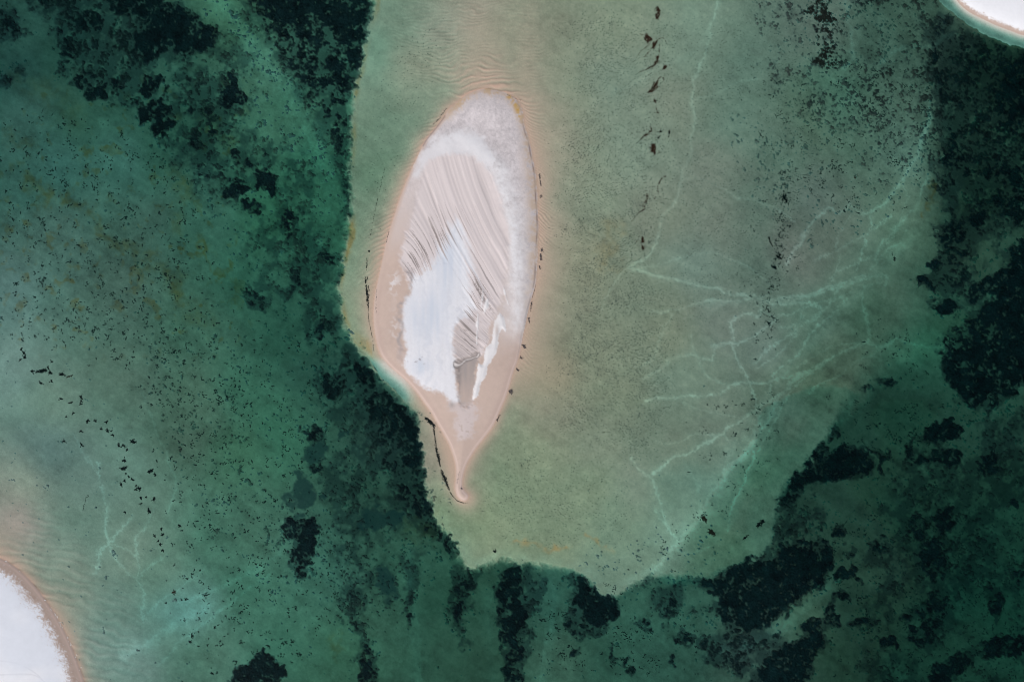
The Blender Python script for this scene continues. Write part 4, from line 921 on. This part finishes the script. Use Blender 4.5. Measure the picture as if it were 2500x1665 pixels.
# clumps one can tell apart: each a thing
def clump_mesh(name, paths, mat, seed, zfloat, dens=1.0, leaf=(4, 8), wid=(1.3, 2.4)):
    """paths: list of (points, width px) - a spine thick with leaves"""
    rr = np.random.default_rng(seed); PP = []; AA = []; LL = []; WW = []
    for pts, wd in paths:
        q_ = smooth_poly(pts, False, 4) if len(pts) > 2 else np.array(pts, float)
        if len(q_) == 1: q_ = np.array([q_[0], q_[0] + .01])
        seg = np.linalg.norm(np.diff(q_, axis=0), axis=1); tot = seg.sum(); cum = np.concatenate([[0], np.cumsum(seg)])
        wds = wd if isinstance(wd, (tuple, list)) else (wd, wd)
        wm = np.mean(wds)
        nn = int(dens * (5 + (tot * wm + 0.8 * wm * wm) / 3.4))
        t = rr.random(nn) * tot
        px = np.interp(t, cum, q_[:, 0]); py = np.interp(t, cum, q_[:, 1])
        lw_ = np.interp(t / max(tot, 1e-6), np.linspace(0, 1, len(wds)), wds)
        kk = max(2, nn // 9)                      # gather the leaves in a few uneven knots
        kc = rr.integers(0, kk, nn); ko = rr.normal(0, .55, (kk, 2))
        o = (ko[kc] * .55 + rr.normal(0, .26, (nn, 2))) * lw_[:, None] * .55
        tang = np.arctan2(np.interp(t + 1, cum, q_[:, 1]) - np.interp(t - 1, cum, q_[:, 1]), np.interp(t + 1, cum, q_[:, 0]) - np.interp(t - 1, cum, q_[:, 0]) + 1e-6)
        PP.append(np.stack([px, py], 1) + o); AA.append(np.where(rr.random(nn) < .55, tang, np.arctan2(o[:, 1], o[:, 0])) + .5 * rr.standard_normal(nn))
        sc = np.clip(lw_ / 9, .45, 1.15)
        LL.append(rr.uniform(*leaf, nn) * sc); WW.append(rr.uniform(*wid, nn) * np.clip(sc, .6, 1.1))
    P = np.concatenate(PP); n = len(P)
    z0 = np.full(n, .004) if zfloat else np.minimum(bil(ZW, P[:, 0], P[:, 1]) + .03, -.02)
    z0 = np.maximum(z0, bil(np.maximum(ZL * (land > 0), -9 * (land <= 0)), P[:, 0], P[:, 1]) + .004) if zfloat else z0
    V, F = ribbons(P, np.concatenate(AA), np.concatenate(LL), np.concatenate(WW), z0 + .03 * rr.random(n), rr, .6, .05)
    org = (float(V[:, 0].mean()), float(V[:, 1].mean()), float(V[:, 2].min()))
    return mesh_np(name, V, F, mat, None, False, org)
def t3(*p): return [(1240 + a / 3.647, b / 3.647) for a, b in p]
def t7(*p): return [(1240 + a / 3.647, 410 + b / 3.647) for a, b in p]
BROWN = [
 ([(t3((1335,70),(1345,110),(1325,165)), (7,13,10)), (t3((1335,70),(1312,80),(1305,110)), 3)], 'reddish brown weed clump floating highest on the shelf, topmost of the row'),
 ([(t3((1225,325),(1255,360)), 15), (t3((1225,320),(1175,302)), 3)], 'spiky red-brown weed clump, left one of the tangled pair near the top of the row'),
 ([(t3((1330,375),(1300,420),(1300,440)), (8,12,7)), (t3((1320,380),(1355,345),(1395,348),(1412,390)), 3), (t3((1270,390),(1210,440),(1150,495)), (4,3,2)), (t3((1290,430),(1250,475),(1215,512)), (6,4,2)), (t3((1350,395),(1345,470)), 4)], 'tangled red-brown weed clump with a curl and long trailing strands'),
 ([(t3((1335,500),(1325,550),(1290,595),(1245,615),(1165,645)), (9,10,8,4,2)), (t3((1280,650),(1215,697)), 3)], 'curved brown weed streak below the tangled clump with strands'),
 ([(t3((1400,590),(1385,610)), 9)], 'small round dark weed lump right of the curved brown streak'),
 ([(t3((1380,735),(1388,705),(1360,688),(1338,705),(1325,745)), 4), (t3((1320,745),(1300,790),(1250,830)), (11,14,5))], 'dark brown hooked weed clump in the middle of the row'),
 ([(t3((1300,890),(1312,905)), 8)], 'tiny red-brown weed clump below the hooked one'),
 ([(t3((1322,965),(1330,1005)), 4), (t3((1330,1005),(1345,1008)), 5)], 'tiny dark weed wisp below the tiny red-brown clump'),
 ([(t3((1265,1130),(1278,1160),(1245,1190),(1208,1215),(1180,1245)), (4,6,10,6,3))], 'brown weed streak bent like a boomerang, left of three small lumps'),
 ([(t3((1435,1180),(1440,1188)), 7), (t3((1435,1190),(1428,1225)), 1.5)], 'small dark weed lump with a thin tail, right of the boomerang streak'),
 ([(t3((1350,1175),(1368,1178)), 6)], 'small dark weed lump between the boomerang streak and the lump with a tail'),
 ([(t3((1330,1238),(1355,1215)), 5)], 'small dark weed wisp under the small lump beside the boomerang streak'),
 ([(t3((1300,1295),(1290,1330),(1300,1360)), (13,17,13)), (t3((1345,1370),(1348,1350)), 3)], 'bushy red-brown weed clump, biggest in the lower part of the row'),
 ([(t7((1405,75),(1365,105),(1342,150)), (5,6,4)), (t7((1335,160),(1333,220)), (2,6)), (t7((1330,230),(1300,290)), 2)], 'thin brown weed string with a dark knot, below the bushy clump'),
 ([(t7((1235,230),(1243,285),(1200,330),(1222,360),(1162,400)), (4,8,5,5,5)), (t7((1155,410),(1098,480)), 2)], 'zigzag brown weed string on the shelf, left of the thin string'),
 ([(t7((1272,520),(1270,545)), (6,3))], 'small dark weed lump below the zigzag string'),
 ([(t7((1195,620),(1205,660)), (8,10)), (t7((1150,650),(1140,665)), 3)], 'red-brown weed clump, upper one of the lowest pair of the row'),
 ([(t7((1195,705),(1205,725)), 8), (t7((1220,690),(1222,720)), 3)], 'red-brown weed clump, lower one of the lowest pair of the row'),
 ([(t7((1263,662),(1267,668)), 4)], 'tiny black weed dot right of the lowest pair of the row'),
 ([([(1715,1262),(1722,1272)], 11)], 'rust-brown weed clump low on the shelf, upper left of two'),
 ([([(1732,1294),(1742,1302)], 13)], 'spiky rust-brown weed clump low on the shelf, lower right of two'),
 ([([(1850,1283),(1864,1270)], (11,8))], 'dark double weed clump near the south-east rim of the shelf'),
 ([([(1817,1315),(1828,1306)], (8,4))], 'small dark weed clump left below the dark double clump'),
 ([([(1914,480),(1918,492)], 16)], 'dark weed clump on the right of the shelf above the zigzag sand trail'),
 ([([(1876,580),(1880,592),(1885,602)], (6,7,4))], 'dark hooked weed wisp on the shelf, left of the zigzag sand trail'),
 ([([(1896,622),(1905,630)], (12,10))], 'dark loose weed cluster on the shelf below the hooked wisp'),
 ([([(1886,650),(1893,655)], 10)], 'dark weed cluster on the shelf, just below the loose cluster'),
 ([([(2183,628),(2185,634)], 7), ([(2180,626),(2178,616)], 2)], 'dark weed lump with a stalk near the east rim of the shelf'),
 ([([(1476,1055),(1475,1056)], 4)], 'single black weed dot in the plain middle of the shelf'),
 ([([(2086,430),(2088,437)], 6)], 'small red-brown weed clump at the right of the shelf among fine tufts'),
 ([([(1207,1346),(1210,1348)], 8)], 'black weed lump on the south rim of the shelf'),
]
for k, (paths, lab) in enumerate(BROWN):
    o = clump_mesh('seaweed_clump', paths, M_brown if 'brown' in lab else M_dark, 600 + k, False, .38 if ('cluster' in lab or 'on the right of the shelf' in lab) else .68, (4, 9), (.9, 1.6))
    tag(o, lab, 'seaweed', 'seaweed clumps on the pale shelf')
# clumps off the lower left beach
LEFT = [(190,115,30),(215,155,40),(220,195,40),(178,215,25),(285,318,45),(365,318,62),(430,290,35),(450,330,50),(552,342,50),(610,360,45),(457,232,28),(365,418,40),(457,405,32),(545,565,42),(630,595,35),(720,545,40),(720,580,30),(718,610,25),(588,718,22),(648,690,28),(778,755,42),(850,760,28),(948,770,35),(895,830,32),(950,845,40),(993,842,28),(1005,880,32),(722,848,35),(725,968,42),(570,938,38),(1058,980,40),(1100,975,40),(1185,945,55),(1130,1018,25),(1100,1105,50),(1100,1180,60),(1118,1225,18),(1148,1257,28),(1180,1282,40),(1080,1320,40),(1105,1290,30),(1210,1337,20),(1243,1360,50),(1203,1370,32),(1340,1205,60),(1382,1235,30),(1248,1440,35),(1253,1492,25),(1365,1455,40),(1295,1435,18)]
LEFT = [(a / 3.647, 820 + b / 3.647, c / 3.647) for a, b, c in LEFT]
LEFT += [(a / 3.647, 1235 + b / 3.647, c / 3.647) for a, b, c in [(1330,45,55),(1437,210,30),(1450,258,32),(1375,262,30),(1408,312,25),(1425,345,35),(1450,392,28),(1540,770,45),(1658,835,32),(1705,1160,30),(1695,1208,32),(1475,865,22),(1598,175,35),(1890,1490,28),(1115,55,25),(1730,570,25),(1780,575,20),(1910,1080,25)]]
SPECIAL = {5: 'long black weed clump, largest of the short row off the left edge', 4: 'black weed clump at the left end of the short row off the left edge', 7: 'bushy black weed clump in the short row, right of the largest', 6: 'black weed clump standing up from the short row off the left edge', 8: 'black weed clump near the right end of the short row off the left edge', 9: 'black weed clump with a red-brown fringe at the right end of the short row',
 34: 'forked black weed clump, upper of two spiky ones in the long trail down the left', 35: 'spiky black weed clump, lower of two in the long trail down the left', 44: 'rounded speckled weed clump right of the long trail down the left', 57: 'single bushy brown-black weed clump low on the left, away from the trail', 58: 'small black weed clump lower right of the single bushy one'}
rr = np.random.default_rng(77)
for k, (x, y, s) in enumerate(LEFT):
    a = rr.uniform(0, 3.14); h = s * .28
    paths = [([(x - h * math.cos(a), y - h * math.sin(a)), (x + h * math.cos(a), y + h * math.sin(a))], (s * .62, s * .4))]
    for j in range(rr.integers(1, 4)):
        b = rr.uniform(0, 6.28); paths.append(([(x, y), (x + s * .62 * math.cos(b), y + s * .62 * math.sin(b))], (s * .2, 1.6)))
    if k == 5: paths = [([(x - 13, y + 2), (x - 3, y), (x + 8, y - 2), (x + 15, y - 3)], (5, 9, 9, 6))]
    if k == 9: paths = [([(x - 5, y + 2), (x, y), (x + 5, y + 1), (x + 9, y - 4)], (5, 6, 4, 2))]
    o = clump_mesh('seaweed_clump', paths, M_brown if k in (9, 57) else M_dark, 700 + k, False, 1.1, (3.5, 7), (1.1, 2.0))
    if k in SPECIAL: lab = SPECIAL[k]
    elif y < 960: lab = 'small black weed clump off the left edge, around the short row of clumps'
    elif y < 1245: lab = 'small black weed clump in the long scattered trail running down the left'
    else: lab = 'small black weed clump between the lower left beach and the dark bottom bed'
    tag(o, lab, 'seaweed', 'black seaweed clumps off the lower left beach')
o = clump_mesh('seaweed_strand', [([(213,1208),(216,1212),(210,1215),(208,1224),(205,1234),(202,1248)], (2,3,2.5,2,2,1.5))], M_dark, 790, False, 1.4, (2.5, 4), (1, 1.6))
tag(o, 'thin curved weed strand lying alone above the lower left beach', 'seaweed')
# black wrack lines stranded in the shallows west of the bank
WR = [
 ([([(939,410),(930,451),(917,506),(911,539),(904,575)], 1.5)], 'thin dotted black wrack line in the shallows along the upper west side of the bank', .6),
 ([([(900,613),(901,615)], 5)], 'single black weed dot at the lower end of the dotted wrack line', 1.5),
 ([([(895,630),(895,645),(894,660)], (2.5,3.5,2))], 'short black wrack dash below the single dot west of the bank', 1.2),
 ([([(893,676),(892,684),(893,692)], (4,6,3)), ([(898,676),(896,684)], 1.5)], 'thick black wrack lump west of the bank, above the long streak', 1.3),
 ([([(894,696),(895,712),(897,728),(898,742),(899,752)], (4,7,8,6,3)), ([(899,698),(901,712)], 2), ([(899,752),(900,780),(906,810),(911,838),(913,860)], 1.3)], 'long black wrack streak in the shallows close to the west side of the bank', 1.35),
 ([([(1058,1042),(1061,1062),(1065,1090),(1068,1108)], (5,4,5,7)), ([(1068,1108),(1072,1128),(1075,1140)], (8,7,2))], 'upper black wrack streak left of the narrow southern tip', 1.3),
 ([([(1077,1148),(1086,1168),(1092,1184),(1097,1198)], (5,8,7,4)), ([(1097,1200),(1108,1214),(1116,1222)], (3,2.5,1.5)), ([(1116,1222),(1130,1227),(1142,1227)], 1.5)], 'lower black wrack streak curving towards the narrow southern tip', 1.35),
 ([([(1040,1020),(1050,1030),(1058,1040)], (12,14,10))], 'loose patch of black wrack pieces at the top of the southern wrack streaks', .5),
]
for k, (paths, lab, dn) in enumerate(WR):
    loose = k in (0, 7)
    tag(clump_mesh('wrack_flecks' if loose else 'wrack_line', paths, M_dark, 800 + k, False, dn, (3, 6), (1.2, 2.2)), lab, 'wrack', None if loose else 'wrack lines beside the bank', 'stuff' if loose else None)
for k, (pts, wd, lab) in enumerate([
 ([(1316,425),(1318,440),(1320,455)], 6, 'long grey patch of shell and weed bits on the east shore of the bank, topmost'),
 ([(1319,478),(1321,484)], 6, 'faint grey patch of bits on the east shore below the long one'),
 ([(1320,605),(1322,612)], 7, 'dark grey patch of bits midway down the east shore, upper of a pair'),
 ([(1319,622),(1320,636)], 7, 'dark grey patch of bits midway down the east shore, lower of a pair'),
 ([(1316,650),(1319,658)], 6, 'small grey fan of bits below the midway pair on the east shore'),
 ([(1308,695),(1304,712),(1299,728)], (3,4,2), 'thin dark streak of bits right on the east waterline'),
 ([(1298,735),(1296,760)], (7,4), 'faint grey patch of bits below the thin dark streak'),
 ([(1291,776),(1293,786)], 7, 'squarish dark grey patch of bits on the lower east shore'),
 ([(1276,842),(1282,850)], 8, 'dark grey fan of bits on the lower east shore, first below the squarish one'),
 ([(1270,870),(1275,876)], 7, 'dark grey fan of bits on the lower east shore, second below the squarish one'),
 ([(1261,900),(1266,906)], 7, 'dark grey fan of bits on the lower east shore, third below the squarish one'),
 ([(1245,952),(1248,960)], 9, 'darkest fan of bits, by itself near the taper of the bank'),
 ([(1222,1012),(1213,1028)], (4,7), 'speckled patch of bits where the bank narrows'),
 ([(1238,232),(1254,240),(1272,246)], (2,2.5,2), 'thin dark line of bits across the north-east end of the bank'),
 ([(1090,264),(1070,292),(1056,306)], (5,4,3), 'grey smear of bits along the north-west shore of the bank'),
 ([(1120,1152),(1118,1166),(1116,1180)], (3,4,2), 'dark blue-grey streak of bits along the neck of the southern tip'),
 ([(1126,1190),(1128,1196)], 6, 'small grey patch of bits inside the hooked southern tip'),
 ([(920,705),(918,735),(918,765)], (2,2.5,2), 'thin dark line of bits on the lower west beach of the bank'),
 ([(950,565),(946,580),(943,592)], (3,5,3), 'grey streak of bits on the middle west beach of the bank'),
]):
    tag(clump_mesh('detritus_patch', [(pts, wd)], M_gray, 830 + k, True, .8, (2.5, 5), (.8, 1.5)), lab, 'shore litter', 'litter patches on the shore of the bank')
# white ribbons standing in for sun glints, with some froth, on the lower left waterline
rr = np.random.default_rng(91); FP = []
for (x, y, n_) in [(15,1371,3),(48,1394,4),(107,1464,7),(122,1484,6),(137,1505,9),(145,1520,6),(150,1534,4),(165,1558,4),(172,1572,3),(183,1598,3),(195,1632,2)]:
    FP.append(np.stack([x + rr.normal(1, 2.0, n_), y + rr.normal(0, 4, n_)], 1))
FP = np.concatenate(FP); n = len(FP)
V, F = ribbons(FP, .95 + .3 * rr.standard_normal(n), rr.uniform(2, 4.5, n), rr.uniform(.7, 1.3, n), np.full(n, .05), rr, .4, .02)
tag(mesh_np('foam_glint', V, F, M_foam_glint, None, False), 'broken white froth and painted sun glints along the waterline of the lower left beach', 'foam_glint', None, 'stuff')
print('done', time.time() - T0, len(C.objects))
